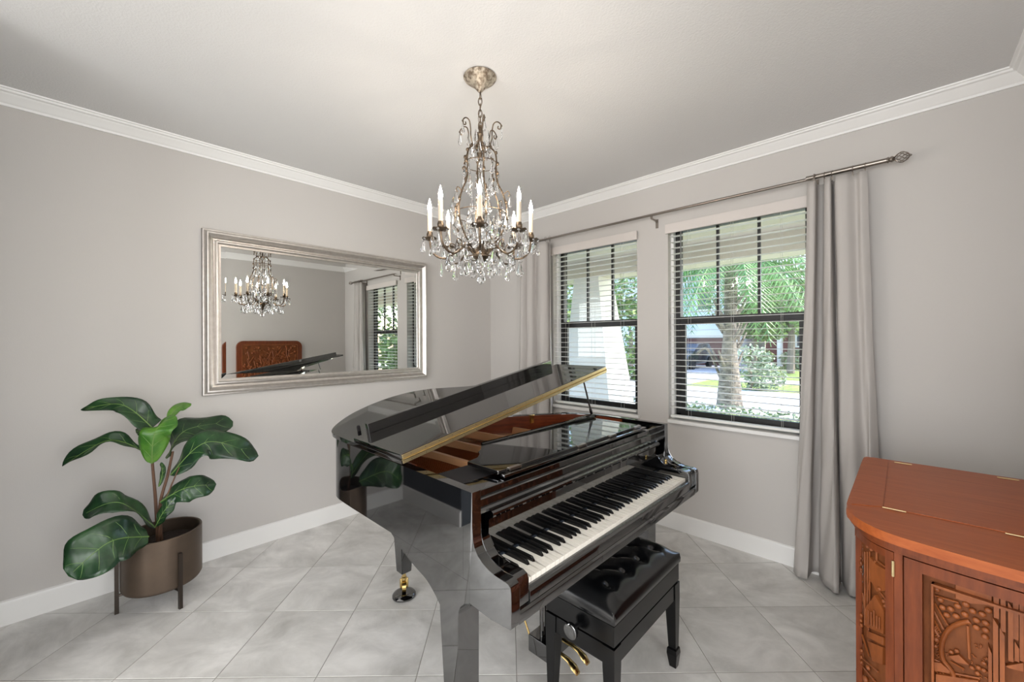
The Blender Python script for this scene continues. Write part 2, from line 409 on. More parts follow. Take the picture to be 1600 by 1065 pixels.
# ------------------------------------------------------------------ curtain rod and curtains
rodY, rodZ = -.10, 2.462
rd = thing('curtain_rod', 'brushed nickel curtain rod with cage finial above both windows', 'curtain rod', (2.0, 0, rodZ))
def par(o, p): o.parent = p; o.location = Vector(o.location)-p.location; return o
def rx(x): return rodZ-.012+.006*(x-.6)/1.5
par(obj('thin_pole', tube([(.42, rodY, rodZ-.006), (2.99, rodY, rodZ-.006)], .0095, 12), 'nickel'), rd)
par(obj('thick_pole', tube([(2.96, rodY, rodZ), (3.325, rodY, rodZ)], .0135, 14), 'nickel'), rd)
par(obj('thick_pole', tube([(.40, rodY, rodZ), (.80, rodY, rodZ)], .0135, 14), 'nickel'), rd)
def finial(x, s):
    f = par(obj('finial', tube([(x, rodY, rodZ), (x+.006*s, rodY, rodZ), (x+.012*s, rodY, rodZ), (x+.022*s, rodY, rodZ), (x+.03*s, rodY, rodZ)], [.014, .018, .013, .018, .012], 14), 'nickel'), rd)
    bm = BM()
    for a in range(8):
        pts = []
        for t in range(13):
            u = t/12; an = a*math.pi/4+u*2.2; r = .027*math.sin(math.pi*u)**.8+.001
            pts.append((x+(.028+.066*u)*s, rodY+r*math.cos(an), rodZ+r*math.sin(an)))
        tube(pts, .0024, 6, bm)
    ball(bm, (x+.095*s, rodY, rodZ), .006)
    c = obj('cage', bm, 'nickel', f)
finial(3.325, 1)
bm = BM(); xb = 1.965
box(bm, xb-.005, xb+.005, -.105, 0, rodZ-.040, rodZ-.030); box(bm, xb-.008, xb+.008, -.106, -.098, rodZ-.034, rodZ-.016); box(bm, xb-.01, xb+.01, -.006, 0, rodZ-.09, rodZ-.02)
par(obj('bracket', bm, 'nickel'), rd)
for xb in (3.0, .74):
    bm = BM(); box(bm, xb-.006, xb+.006, -.105, 0, rodZ-.036, rodZ-.024); box(bm, xb-.006, xb+.006, -.112, -.088, rodZ-.028, rodZ-.012); box(bm, xb-.012, xb+.012, -.006, 0, rodZ-.07, rodZ+.01)
    tube([(xb, -.118+.02*0, rodZ-.012), (xb, -.12, rodZ), (xb, -.11, rodZ+.013), (xb, -.1, rodZ+.016)], .004, 6, bm)
    par(obj('bracket', bm, 'nickel'), rd)
def curtain(name, label, top, bot, zt, zb, rings, ny=46, thick=.004, hemrise=None):
    """top, bot: lists of (x,y) plan curve at the head and the hem"""
    t = thing(name, label, 'curtain', ((top[0][0]+top[-1][0])/2, rodY, 0), 'grey curtains')
    A = spline([(p[0], p[1], 0) for p in top], 10); B = spline([(p[0], p[1], 0) for p in bot], 10); n = len(A)
    bm = BM(); G = []
    for j in range(ny+1):
        v = j/ny; e = v**1.25; row = []
        for i in range(n):
            p = A[i].lerp(B[i], e)
            z = zt+(zb-zt)*v
            if j == ny and hemrise: z += hemrise(i/(n-1))
            wob = .006*math.sin(9*v+i*.35)*v+.004*math.sin(23*v+i*.6)*v
            row.append(bm.verts.new((p.x+wob*.6, p.y+wob, z)))
        G.append(row)
    for j in range(ny):
        for i in range(n-1): bm.faces.new((G[j][i], G[j][i+1], G[j+1][i+1], G[j+1][i]))
    c = par(obj('cloth', bm, 'curtain', smooth=180), t)
    s = c.modifiers.new('thickness', 'SOLIDIFY'); s.thickness = thick
    for x in rings:
        bm = BM(); tube([(x+.002*math.sin(a), rodY+.0175*math.cos(a), rodZ+.0175*math.sin(a)-.003) for a in [2*math.pi*q/18 for q in range(18)]], .0018, 6, bm, True)
        r = par(obj('ring', bm, 'nickel'), t)
        k = BM(); box(k, x-.004, x+.004, rodY-.004, rodY+.004, rodZ-.044, rodZ-.020, bev=.001); obj('clip', k, 'nickel', r).location = -Vector(r.location)*0
    return t
curtain('grey_curtain', 'grey curtain panel to the right of the windows, behind the carved cabinet',
        [(2.965, -.105), (2.985, -.125), (3.008, -.118), (3.012, -.040), (3.040, -.030), (3.050, -.112), (3.080, -.128), (3.084, -.045), (3.094, -.040), (3.102, -.118), (3.15, -.125), (3.19, -.095), (3.215, -.115), (3.245, -.100)],
        [(2.885, -.090), (2.915, -.150), (2.966, -.155), (2.970, -.040), (3.010, -.030), (3.024, -.115), (3.085, -.185), (3.113, -.200), (3.116, -.045), (3.145, -.145), (3.20, -.17), (3.25, -.11), (3.28, -.15), (3.315, -.09)],
        2.430, .018, (3.005, 3.05, 3.085, 3.18, 3.235))
curtain('grey_curtain', 'grey curtain panel in the corner, half hidden by the chandelier and piano lid',
        [(.560, -.09), (.60, -.12), (.645, -.07), (.68, -.13), (.73, -.12), (.745, -.07), (.80, -.11), (.85, -.13), (.90, -.10), (.905, -.05), (.935, -.08), (.955, -.11)],
        [(.510, -.09), (.56, -.14), (.62, -.06), (.67, -.14), (.73, -.13), (.75, -.06), (.81, -.12), (.87, -.15), (.915, -.11), (.92, -.04), (.95, -.08), (.972, -.12)],
        2.430, .018, (.62, .70, .80, .89, .945))

# ------------------------------------------------------------------ outside the windows
GZ = -.15
def gy(px, py): return onZ(px, py, GZ).y
y_hedge, y_st0, y_st1, y_sw0, y_sw1, y_house = gy(1150, 652), gy(1150, 644), gy(1150, 608), gy(1200, 598), gy(1200, 593), gy(1150, 572)
struct(obj('ground', bx(-40, 40, WT, 60, GZ-.2, GZ-.02), 'grass', smooth=0), 'lawn outside the windows')
struct(obj('street', bx(-40, 40, y_st0, y_st1, GZ-.1, GZ), 'concrete', smooth=0), 'pale street outside')
struct(obj('sidewalk', bx(-40, 40, y_sw0, y_sw1, GZ-.1, GZ+.005), 'concrete', smooth=0), 'pale sidewalk strip')
struct(obj('driveway', bx(onZ(1035, 590, GZ).x-6, onZ(1120, 590, GZ).x, y_st1-.02, y_house+3, GZ-.1, GZ+.01), 'drive_shade', smooth=0), 'driveway across the street, its shade painted blue grey')  # shade in front of the garage is put into the drive's colour
struct(obj('porch_slab', bx(-3, 8, WT, 2.55, GZ-.1, -.04), 'concrete', smooth=0), 'porch slab')
struct(obj('porch_ceiling', bx(-3, 8, WT, 2.9, 2.66, 2.74), 'soffit', smooth=0), 'beige porch ceiling')
struct(obj('porch_beam', bx(-3, 8, 2.0, 2.32, 2.41, 2.66), 'soffit', smooth=0), 'beige porch beam')
struct(obj('porch_roof', bx(-3, 8, -.3, 3.1, 2.9, 3.0), 'roof', smooth=0))
col = thing('porch_column', 'white tapered porch column on a stone pedestal outside the left window', 'column', (.05, 2.15, -.04))
bm = BM(); vv = []
for z, a, b, c, d in ((.52, -.36, .47, 1.80, 2.50), (2.41, -.22, .20, 1.95, 2.35)):
    vv.append([bm.verts.new(p) for p in ((a, c, z), (b, c, z), (b, d, z), (a, d, z))])
for i in range(4): bm.faces.new((vv[0][i], vv[0][(i+1) % 4], vv[1][(i+1) % 4], vv[1][i]))
bm.faces.new(vv[0]); bm.faces.new(vv[1][::-1]); par(obj('shaft', bm, 'stucco', smooth=0), col)
par(obj('cap_stone', bx(-.46, .60, 1.70, 2.60, .46, .52, bev=.01), 'stucco'), col)
pd = par(obj('pedestal', bx(-.39, .53, 1.77, 2.53, -.04, .46), 'stone', smooth=0), col)
rs = random.Random(5)
for face in range(3):
    z = -.035
    while z < .44:
        hh = min(rs.uniform(.07, .12), .455-z); u = 0; span = .92 if face == 0 else .76
        while u < span-.02:
            ww = min(rs.uniform(.12, .28), span-u); d0 = rs.uniform(.012, .035)
            if face == 0: bm = bx(-.39+u+.005, -.39+u+ww-.005, 1.77-d0, 1.775, z+.004, z+hh-.004, bev=.008)
            elif face == 1: bm = bx(.525, .53+d0, 1.77+u+.005, 1.77+u+ww-.005, z+.004, z+hh-.004, bev=.008)
            else: break
            obj('stone', bm, 'stone', pd); u += ww
        z += hh
def leaf_cloud(bm, c, rad, n, size, rnd, shell=.55):
    for q in range(n):
        while True:
            v = Vector((rnd.uniform(-1, 1), rnd.uniform(-1, 1), rnd.uniform(-1, 1)))
            if shell < v.length < 1: break
        p = Vector(c)+Vector((v.x*rad[0], v.y*rad[1], v.z*rad[2])); d = Vector((rnd.gauss(0, 1), rnd.gauss(0, 1), rnd.gauss(0, .6))).normalized()
        e = d.orthogonal().normalized(); e = (e*math.cos(q)+d.cross(e)*math.sin(q)); sz = size*rnd.uniform(.6, 1.3)
        bm.faces.new([bm.verts.new(p+d*sz), bm.verts.new(p+e*sz*.45), bm.verts.new(p-d*sz), bm.verts.new(p-e*sz*.45)])
def tree(name, label, base, blobs, trunk_r, m, seed, n, size, group=None, cat='tree'):
    rnd = random.Random(seed); t = thing(name, label, cat, base, group); bm = BM()
    for c, rad in blobs: leaf_cloud(bm, Vector(base)+Vector(c), rad, n, size, rnd)
    f = par(obj('foliage', bm, m, smooth=0), t); f['kind'] = 'stuff'
    top = Vector(base)+Vector(blobs[0][0])
    par(obj('trunk', tube([Vector(base), Vector(base).lerp(top, .5)+Vector((.05, 0, 0)), top], [trunk_r, trunk_r*.8, trunk_r*.4], 8), 'bark'), t)
    return t
# palm
pb0 = onZ(1140, 637, GZ); pm = thing('palm_tree', 'palm tree with a rough grey trunk outside the right window', 'tree', pb0)
ck = pb0+Vector((.05, 0, 3.4)); tp_ = [pb0, pb0+Vector((0, 0, .7)), pb0+Vector((.0, 0, 1.5)), pb0+Vector((.03, 0, 2.4)), ck]
par(obj('trunk', tube(spline(tp_, 5), [.30-.16*min(1, i/11) for i in range(21)], 14), 'palmt'), pm)
rp = random.Random(11)
for q in range(14):                                              # old frond stubs on the trunk
    a = rp.random()*6.28; z = .9+1.6*rp.random(); d = Vector((math.cos(a), math.sin(a), 0)); o = pb0+Vector((0, 0, z))
    par(obj('frond_stub', tube([o+d*.14, o+d*.26+Vector((0, 0, .16)), o+d*.38+Vector((0, 0, .42))], [.05, .04, .02], 6), 'palmt'), pm)
q0 = onY(1088, 553, pb0.y); par(obj('frond_stub', tube(spline([pb0+Vector((-.15, 0, .55)), pb0.lerp(q0, .5)+Vector((-.1, 0, .75)), q0], 5), .035, 6), 'palmt'), pm)
for q in range(36):
    a = q*2.399+.3; el = .25+.9*rp.random(); L = 2.2+.8*rp.random(); d = Vector((math.cos(a), math.sin(a), 0))
    P = [ck+d*(L*t*math.cos(el*(1-t*.6)))+Vector((0, 0, L*(math.sin(el)*t-1.06*t*t))) for t in [i/16 for i in range(17)]]
    bm = tube(P, [.022*(1-i/17)+.004 for i in range(17)], 5)
    for i in range(2, 17):
        tan = (P[i]-P[i-1]).normalized(); sd = tan.cross(Vector((0, 0, 1))).normalized()
        for s in (-1, 1):
            for h2 in (0, .5):
                b = P[i-1].lerp(P[i], h2); ln = .62*math.sin(math.pi*min(1, (i+h2)/17*.9+.1))+.12
                e = b+(sd*s*.75+tan*.55).normalized()*ln*.8+Vector((0, 0, -.42*ln)); wv = tan*.022
                bm.faces.new([bm.verts.new(b-wv), bm.verts.new(b+wv), bm.verts.new(e)])
    par(obj('frond', bm, 'palm', smooth=0), pm)
def gp(px, y): 
    d = ray(px, 532); t = (y-CAM.y)/d.y; return Vector((CAM.x+d.x*t, y, GZ))
tree('flowering_shrub', 'loose grey green shrub beside the palm trunk', gp(1172, pb0.y+4.2), [((0, 0, .75), (.75, .6, .75)), ((.35, .3, .4), (.6, .5, .5))], .05, 'bush2', 21, 700, .07, cat='shrub')
tree('street_tree', 'leafy green tree across the street at the curtain edge', gp(1235, y_house-4), [((0, 0, 3.4), (2.6, 2.0, 1.7)), ((-1.2, .3, 2.6), (1.4, 1.2, 1.0)), ((.8, 0, 5.0), (2.4, 2, 1.8))], .18, 'bush', 22, 1300, .16, 'trees across the street')
tree('street_tree', 'grey green tree across the street behind the palm', gp(1178, y_house-2), [((0, 0, 4.2), (2.6, 2.0, 2.2)), ((.5, .3, 2.6), (1.6, 1.2, 1.0))], .16, 'bush2', 23, 1300, .15, 'trees across the street')
tree('street_tree', 'bushy green tree seen past the porch column', gp(985, y_house-8), [((0, 0, 2.2), (1.6, 1.6, 1.7)), ((.2, .3, 4.2), (2.0, 1.2, 1.8))], .16, 'bush', 24, 1200, .15, 'trees across the street')
tree('yard_tree', 'green tree beyond the porch end, seen only in the mirror', (15, 7.5, GZ), [((0, 0, 2.2), (2.2, 2.6, 2.2)), ((0, 1.5, 1.2), (1.8, 2.6, 1.3))], .16, 'bush', 26, 1100, .2)
tree('side_tree', 'bright green tree at the left edge of the left window', gp(886, 9), [((0, 0, 1.8), (1.0, 1.2, 1.4)), ((0, .3, 3.4), (1.2, 1.2, 1.6))], .12, 'bush', 25, 900, .13)
for i, (px, lab) in enumerate(((1185, 'low hedge along the house across the street, behind the palm shrub'), (1246, 'low hedge along the house across the street, next to the curtain'), (988, 'low green hedge seen beside the porch column'))):
    tree('hedge', lab, gp(px, y_house-.2 if px > 1000 else y_house-12), [((0, 0, .5), (.9, .6, .6))], .04, ('bush', 'bush2')[i % 2], 31+i, 700, .12, 'hedges across the street', 'hedge')
gc_ = BM(); rnd = random.Random(77)
for q in range(90): leaf_cloud(gc_, (-3.5+8*q/90, y_hedge-.1, GZ+.12), (.12, .35, .16), 26, .05, rnd, .2)
gco = obj('ground_cover', gc_, 'bush2', smooth=0); gco['kind'] = 'stuff'; gco['label'] = 'low pale ground cover bed in front of the street'; gco['category'] = 'ground cover'
# house across the street
hx0, hx1 = gp(1010, y_house).x-9, gp(1146, y_house).x
hs = thing('garage_house', 'pale house with a dark red garage door across the street', 'house', ((hx0+hx1)/2, y_house+3, GZ))
par(obj('wall', bx(hx0, hx1, y_house, y_house+8, GZ, 6.4), 'housew', smooth=0), hs)
gz1 = onY(1100, 528, y_house).z
gd_ = par(obj('garage_door', bx(hx1-6.2, hx1-.35, y_house-.03, y_house+.1, GZ, gz1), 'garage', smooth=0), hs)
for q in range(4):
    hgt = (gz1-GZ)/4; obj('panel', bx(hx1-6.15, hx1-.40, y_house-.06, y_house-.02, GZ+hgt*q+.03, GZ+hgt*(q+1)-.03, bev=.01), 'garage', gd_)
par(obj('band', bx(hx0-.1, hx1+.1, y_house-.12, y_house, gz1+.05, gz1+.45), 'stucco', smooth=0), hs)
for q in range(3):
    wn = par(obj('window', bx(hx1-2.2-2.6*q, hx1-1.2-2.6*q, y_house-.04, y_house+.05, 3.4, 4.8), 'trim', smooth=0), hs)
    obj('pane', bx(hx1-2.12-2.6*q, hx1-1.28-2.6*q, y_house-.05, y_house-.03, 3.48, 4.72), 'dkglass', wn, 0)
bm = prism([(y_house-.6, 6.3), (y_house+8.6, 6.3), (y_house+4, 8.6)], hx0-.5, hx1+.5, 'x'); par(obj('roof', bm, 'roof', smooth=0), hs)
h2 = thing('brick_house', 'brown brick house front behind the trees across the street', 'house', (hx1+7, y_house+4, GZ))
par(obj('wall', bx(hx1+1.2, hx1+14, y_house+2.5, y_house+10, GZ, 3.4), 'brick', smooth=0), h2)
for q in range(4): par(obj('porch_post', bx(hx1+2+3*q, hx1+2.25+3*q, y_house+1.6, y_house+1.85, GZ, 3.2), 'trim', smooth=0), h2)
for q in range(3):
    wn = par(obj('window', bx(hx1+2.8+3*q, hx1+4.2+3*q, y_house+2.44, y_house+2.55, 1.0, 2.5), 'trim', smooth=0), h2)
    obj('pane', bx(hx1+2.9+3*q, hx1+4.1+3*q, y_house+2.42, y_house+2.45, 1.1, 2.4), 'dkglass', wn, 0)
bm = prism([(y_house+1.2, 3.3), (y_house+10.6, 3.3), (y_house+6, 5.6)], hx1+.8, hx1+14.5, 'x'); par(obj('roof', bm, 'roof', smooth=0), h2)
# parked car on the driveway
cpos = onZ(1073, 574, GZ+.01); cr = thing('parked_car', 'dark parked car on the driveway by the garage', 'car', cpos)
cx_, cy_ = cpos.x, cpos.y
bm = prism([(cy_-2.1, .28), (cy_-2.1, .62), (cy_-1.9, .80), (cy_-1.1, .92), (cy_-.5, 1.42), (cy_+1.3, 1.45), (cy_+2.05, .95), (cy_+2.15, .6), (cy_+2.1, .28)], cx_-.85, cx_+.85, 'x', bev=.08); bm2 = par(obj('body', bm, 'carp'), cr); bm2.location.z += GZ
bm = prism([(cy_-1.0, .94), (cy_-.48, 1.36), (cy_+1.2, 1.38), (cy_+1.75, .96)], cx_-.86, cx_+.86, 'x'); k = par(obj('side_windows', bm, 'dkglass'), cr); k.location.z += GZ
for sx in (-.8, .8):
    for sy in (-1.35, 1.35):
        k = par(obj('wheel', tube([(cx_+sx-.1, cy_+sy, .33), (cx_+sx+.1, cy_+sy, .33)], .33, 16), 'tyre'), cr); k.location.z += GZ

# ------------------------------------------------------------------ mirror
my0, my1, mz0, mz1 = -2.65, -.878, 1.113, 2.234
mr = thing('wall_mirror', 'large horizontal mirror in a silver moulded frame on the left wall', 'mirror', (0, (my0+my1)/2, mz0))
FP = [(0, .002), (0, .026), (.004, .030), (.010, .030), (.012, .038), (.016, .050), (.024, .058), (.032, .058), (.040, .050), (.048, .038), (.058, .030), (.068, .028), (.072, .036), (.078, .043), (.086, .043), (.091, .036), (.092, .026), (.098, .024), (.106, .022), (.108, .014), (.108, .002)]
rg = sweep_rings([(my0, mz0), (my1, mz0), (my1, mz1), (my0, mz1)], FP, True)
bm = BM(); f = lambda p: (p[2], p[0], p[1])
V = [[bm.verts.new(f(p)) for p in r] for r in rg]
for i in range(4):
    a, b = V[i], V[(i+1) % 4]
    for k in range(len(a)): bm.faces.new((a[k], a[(k+1) % len(a)], b[(k+1) % len(a)], b[k]))
par(obj('frame', bm, 'silver', smooth=40), mr)
bm = BM(); I = .108; bv = .028
o4 = [(my0+I-.004, mz0+I-.004), (my1-I+.004, mz0+I-.004), (my1-I+.004, mz1-I+.004), (my0+I-.004, mz1-I+.004)]
i4 = [(my0+I+bv, mz0+I+bv), (my1-I-bv, mz0+I+bv), (my1-I-bv, mz1-I-bv), (my0+I+bv, mz1-I-bv)]
vi = [bm.verts.new((.0140, y, z)) for y, z in i4]; bm.faces.new(vi)
for v in bm.verts: pass
par(obj('mirror_glass', bm, 'mirror', smooth=0), mr)
bm = BM(); vi = [bm.verts.new((.0140, y, z)) for y, z in i4]; vo = [bm.verts.new((.0147, y, z)) for y, z in o4]
for k in range(4): bm.faces.new((vi[k], vi[(k+1) % 4], vo[(k+1) % 4], vo[k]))
par(obj('bevelled_edge', bm, 'mirror', smooth=0), mr)

# ------------------------------------------------------------------ grand piano
YB, YT = -2.365, -.945
RT, RB = 1.010, .735           # rim top and bottom
pn = thing('grand_piano', 'glossy black baby grand piano with its lid propped low', 'piano', (1.9, -1.66, 0))
def pp(name, bm, m, smooth=35, parent=None, **k):
    o = obj(name, bm, m, smooth=smooth)
    if parent is None: return par(o, pn)
    o.parent = parent; return o
curve = spline([(1.62, YB), (1.47, YB+.005), (1.40, -2.338), (1.33, -2.285), (1.25, -2.195), (1.195, -2.105), (1.150, -1.99), (1.130, -1.87), (1.15, -1.755), (1.22, -1.66), (1.33, -1.592), (1.45, -1.525), (1.56, -1.42), (1.65, -1.29), (1.735, -1.155), (1.82, -1.045), (1.93, -.975), (2.06, -.948), (2.2, YT)], 6)
curve = [Vector((p.x, p.y)) for p in curve]
XF = 2.4005
outline = [Vector((XF, YB))]+curve+[Vector((XF, YT))]
def offs(pl, d):
    out = []
    for i, p in enumerate(pl):
        a = pl[max(i-1, 0)]; b = pl[min(i+1, len(pl)-1)]
        t = (b-a).normalized(); out.append(p+Vector((t.y, -t.x))*d)
    return out
def wallstrip(outer, inner, z0, z1, bev=.003):
    n = len(outer); poly = outer+inner[::-1]
    bm = BM()
    A = [[bm.verts.new((p.x, p.y, z)) for p in poly] for z in (z0, z1)]; m = len(poly)
    for i in range(m): bm.faces.new((A[0][i], A[0][(i+1) % m], A[1][(i+1) % m], A[1][i]))
    for L in A:
        for i in range(n-1): bm.faces.new((L[i], L[i+1], L[m-2-i], L[m-1-i]))
    return bm
def inw(d): return offs(outline, -d) if (offs(outline, .01)[2].y < outline[2].y) else offs(outline, d)
pp('rim', wallstrip(outline, inw(.034), RB, RT), 'black', 40)
def short(pl, xe=2.30):
    q = [p.copy() for p in pl]; q[0].x = q[-1].x = xe; return q
pp('inner_rim', wallstrip(short(inw(.0345)[:-1], 2.07), short(inw(.050)[:-1], 2.07), .86, RT-.004), 'maho', 40)
inner = inw(.051)
bm = BM(); bm.faces.new([bm.verts.new((p.x, p.y, .872)) for p in short(inner)]); pp('soundboard', bm, 'sound', 0)
bm = BM(); bm.faces.new([bm.verts.new((p.x, p.y, RB+.03)) for p in short(inner)]); pp('bottom_frame', bm, 'felt', 0)
# iron plate: rim flange, front web and struts
bm = wallstrip(short(inw(.052)), short(inw(.115)), .892, .906)
plate = pp('iron_plate', bm, 'plate', 40)
pp('plate_web', prism([(1.99, YB+.06), (2.28, YB+.06), (2.28, YT-.06), (2.02, YT-.06), (1.98, -1.3), (1.93, -1.62), (1.96, -2.0)], .880, .890, 'z', bev=.002), 'plate')
def strut(a, b, w, h, z=.902, taper=.6):
    a, b = Vector(a), Vector(b); d = (b-a).normalized(); s = Vector((-d.y, d.x))
    bm = BM(); sec = [(-w, 0), (-w*taper, h*.75), (-w*.3, h), (w*.3, h), (w*taper, h*.75), (w, 0)]
    A = [bm.verts.new((a.x+s.x*u, a.y+s.y*u, z+v)) for u, v in sec]; B = [bm.verts.new((b.x+s.x*u, b.y+s.y*u, z+v)) for u, v in sec]
    for i in range(6): bm.faces.new((A[i], A[(i+1) % 6], B[(i+1) % 6], B[i]))
    bm.faces.new(A); bm.faces.new(B[::-1]); return bm
for a, b, wd, h in (((2.16, -2.02), (1.25, -2.05), .032, .045), ((2.12, -1.80), (1.24, -1.86), .026, .045), ((2.10, -1.55), (1.40, -1.62), .022, .042), ((2.10, -1.33), (1.66, -1.36), .02, .04), ((2.10, -1.12), (1.84, -1.10), .018, .038)):
    pp('plate_strut', strut(a, b, wd, h), 'plate')
bm = BM()                                                     # bass bridge and long bridge under the strings
tube([(1.42, -2.22, .885), (1.36, -2.12, .885), (1.33, -2.02, .885)], .014, 6, bm)
tube(spline([(1.36, -1.90, .885), (1.42, -1.72, .885), (1.60, -1.52, .885), (1.76, -1.28, .885), (1.98, -1.05, .885)], 6), .014, 6, bm)
pp('bridge', bm, 'keywood')
bm = BM()
for i in range(34):                                           # wound bass strings, crossing
    t = i/33; tube([(2.20, -2.285+.46*t, .925), (1.36-.04*t, -2.24+.34*t, .912)], .0030, 5, bm)
pp('bass_strings', bm, 'string')['kind'] = 'stuff'
bm = BM()
for i in range(60):
    t = i/59; xa = 2.24; ya = -1.80+.82*t
    xb2 = 1.30+.70*t**.9; tube([(xa, ya, .918), (xb2, ya-.10*(1-t), .905)], .0009, 4, bm)
pp('treble_strings', bm, 'nickel')['kind'] = 'stuff'
bm = BM()
for i in range(42):
    t = i/41; box(bm, 1.985, 1.999, -1.86+.78*t-.006, -1.86+.78*t+.006, .93, .955)
pp('dampers', bm, 'felt', 0)['kind'] = 'stuff'
bm = BM()
for i in range(80):
    for r3 in range(2):
        yy = -2.28+1.28*i/79+.004*r3; tube([(2.235+.02*r3, yy, .91), (2.235+.02*r3, yy, .945)], .0028, 5, bm)
pp('tuning_pins', bm, 'nickel')['kind'] = 'stuff'
# key bed and arms (cheeks)
pp('key_bed', bx(2.05, 2.585, YB+.0885, YT-.0885, .665, .725, bev=.004), 'black')
armp = [(2.4305, .7345), (2.4305, .668), (2.52, .668), (2.524, .664), (2.605, .672), (2.609, .680), (2.609, .775), (2.606, .788), (2.598, .795), (2.585, .798), (2.545, .797), (2.518, .802), (2.490, .813), (2.468, .828), (2.453, .848), (2.446, .872), (2.445, .91), (2.445, RT), (2.4010, RT), (2.4010, .7355)]
pp('cheek_arm', prism(armp, YB, YB+.036, 'y', bev=.002, keep=lambda c: c.x > 2.4315 and not c.z > RT-.001 or c.x > 2.46), 'black')
pp('cheek_arm', prism(armp, YT-.036, YT, 'y', bev=.002, keep=lambda c: c.x > 2.4315 and not c.z > RT-.001 or c.x > 2.46), 'black')
for s, ya, yb2 in ((1, YB+.036, -2.2765), (-1, -1.0435, YT-.036)):
    kb = [(2.40, .70), (2.590, .70), (2.597, .712), (2.597, .775), (2.590, .790), (2.575, .796), (2.52, .794), (2.47, .80), (2.445, .82), (2.43, .85), (2.40, .86)]
    k = pp('key_block', prism(kb, ya+.001, yb2, 'y', bev=.004), 'black')
b_ = pp('lock_stud', lathe([(0, 0), (.006, .001), (.008, .006), (.006, .012), (.0085, .018), (.006, .025), (0, .028)], 12), 'brass'); b_.location = Vector((2.475, -1.0415, .812))-pn.location
# front lip below the keys
pp('key_slip', prism([(2.555, .700), (2.598, .700), (2.600, .706), (2.600, .736), (2.594, .744), (2.585, .747), (2.570, .747), (2.560, .742)], -2.276, -1.044, 'y', bev=.002), 'black')
pp('front_rail', prism([(2.45, .664), (2.604, .668), (2.606, .674), (2.606, .697), (2.600, .703), (2.45, .703)], YB+.037, YT-.037, 'y', bev=.003), 'black')
pp('key_frame', bx(2.30, 2.57, -2.274, -1.046, .725, .735), 'felt', 0)
# 88 keys
KX0, KX1, KZ = 2.40, 2.580, .762
kw = 1.2250/52; ky0 = -2.2725
def white_mesh(lc, rc):
    g2 = .0008
    a, b = g2, kw-g2
    pts = [(KX1, a), (KX1, b), (2.532, b)]
    if rc: pts += [(2.532, b-rc), (KX0, b-rc)]
    else: pts += [(KX0, b)]
    if lc: pts += [(KX0, a+lc), (2.532, a+lc)]
    else: pts += [(KX0, a)]
    bm = prism(pts, KZ-.020, KZ, 'z')
    bmesh.ops.bevel(bm, geom=[e for e in bm.edges if all(v.co.z > KZ-.001 for v in e.verts)], offset=.0008, segments=1, affect='EDGES')
    return mesh_of(bm, 'ivory', 40, 'white_key')
names = 'ABCDEFG'; cuts = {'C': (0, .0085), 'D': (.0055, .0055), 'E': (.0085, 0), 'F': (0, .009), 'G': (.0045, .0065), 'A': (.0065, .0045), 'B': (.009, 0)}
wm = {n: white_mesh(*cuts[n]) for n in names}; wA0 = white_mesh(0, .0045); wC8 = white_mesh(0, 0)
bk = prism([(2.402, KZ-.01), (2.531, KZ-.01), (2.529, KZ+.002), (2.521, KZ+.0105), (2.517, KZ+.0118), (2.402, KZ+.0122)], -.0052, .0052, 'y', bev=.0012)
bkm = mesh_of(bk, 'ebony', 40, 'black_key')
fr = mesh_of(bx(KX1-.002, KX1-.0005, .001, kw-.001, KZ-.028, KZ-.0195), 'keywood', 0, 'key_front')
for i in range(52):
    n = names[i % 7]; y = ky0+kw*i
    me = wA0 if i == 0 else wC8 if i == 51 else wm[n]
    o = par(obj('white_key', me, None), pn); o.location += Vector((0, y, 0))
    if n in 'CDFGA' and i < 51:
        dy = {'C': -.0015, 'D': .0015, 'F': -.0022, 'G': 0, 'A': .0022}[n]
        o = par(obj('black_key', bkm, None), pn); o.location += Vector((0, y+kw+dy, 0))
pp('key_felt', bx(2.418, 2.428, -2.276, -1.044, KZ-.004, KZ+.0035), 'redfelt', 0)
# fall board, open: the polished board standing behind the keys
pp('fallboard', prism([(2.404, KZ+.004), (2.420, KZ+.004), (2.4215, .895), (2.430, .902), (2.440, .905), (2.444, .912), (2.443, .920), (2.434, .926), (2.404, .926)], -2.275, -1.045, 'y', bev=.0015), 'black')
# lock rail and moulded ledge above the fall board
pp('lock_rail', prism([(2.33, .926), (2.428, .926), (2.430, .934), (2.424, .938), (2.415, .940), (2.413, .962), (2.405, .965), (2.398, .966), (2.396, .984), (2.388, .987), (2.33, .987)], YB+.037, YT-.037, 'y', bev=.001), 'black')
pp('front_ledge', bx(2.29, 2.345, YB+.036, YT-.036, .93, .978, bev=.002), 'black')
pp('shelf_board', bx(2.13, 2.35, YB+.0365, -2.10, .955, .975, bev=.002), 'felt')
pp('shelf_board', bx(2.10, 2.35, -1.13, YT-.0365, .955, .975, bev=.002), 'felt')
# folded music desk
dk = prism([(2.355, -2.17), (2.36, -2.16), (2.36, -1.10), (2.355, -1.09), (2.05, -1.09), (2.04, -1.10), (2.04, -1.96), (2.045, -1.97), (2.100, -2.02), (2.115, -2.05), (2.15, -2.07), (2.18, -2.11), (2.19, -2.17)], .998, 1.012, 'z', bev=.002)
desk = pp('music_desk', dk, 'black')
h = pp('music_ledge', bx(2.362, 2.386, -2.165, -1.08, .992, 1.002, bev=.002), 'black')
for yy in (-2.09, -1.66, -1.40, -1.14):
    k = obj('desk_hinge', bx(2.352, 2.370, yy-.03, yy+.03, 1.0035, 1.0132, bev=.001), 'nickel'); k.parent = h
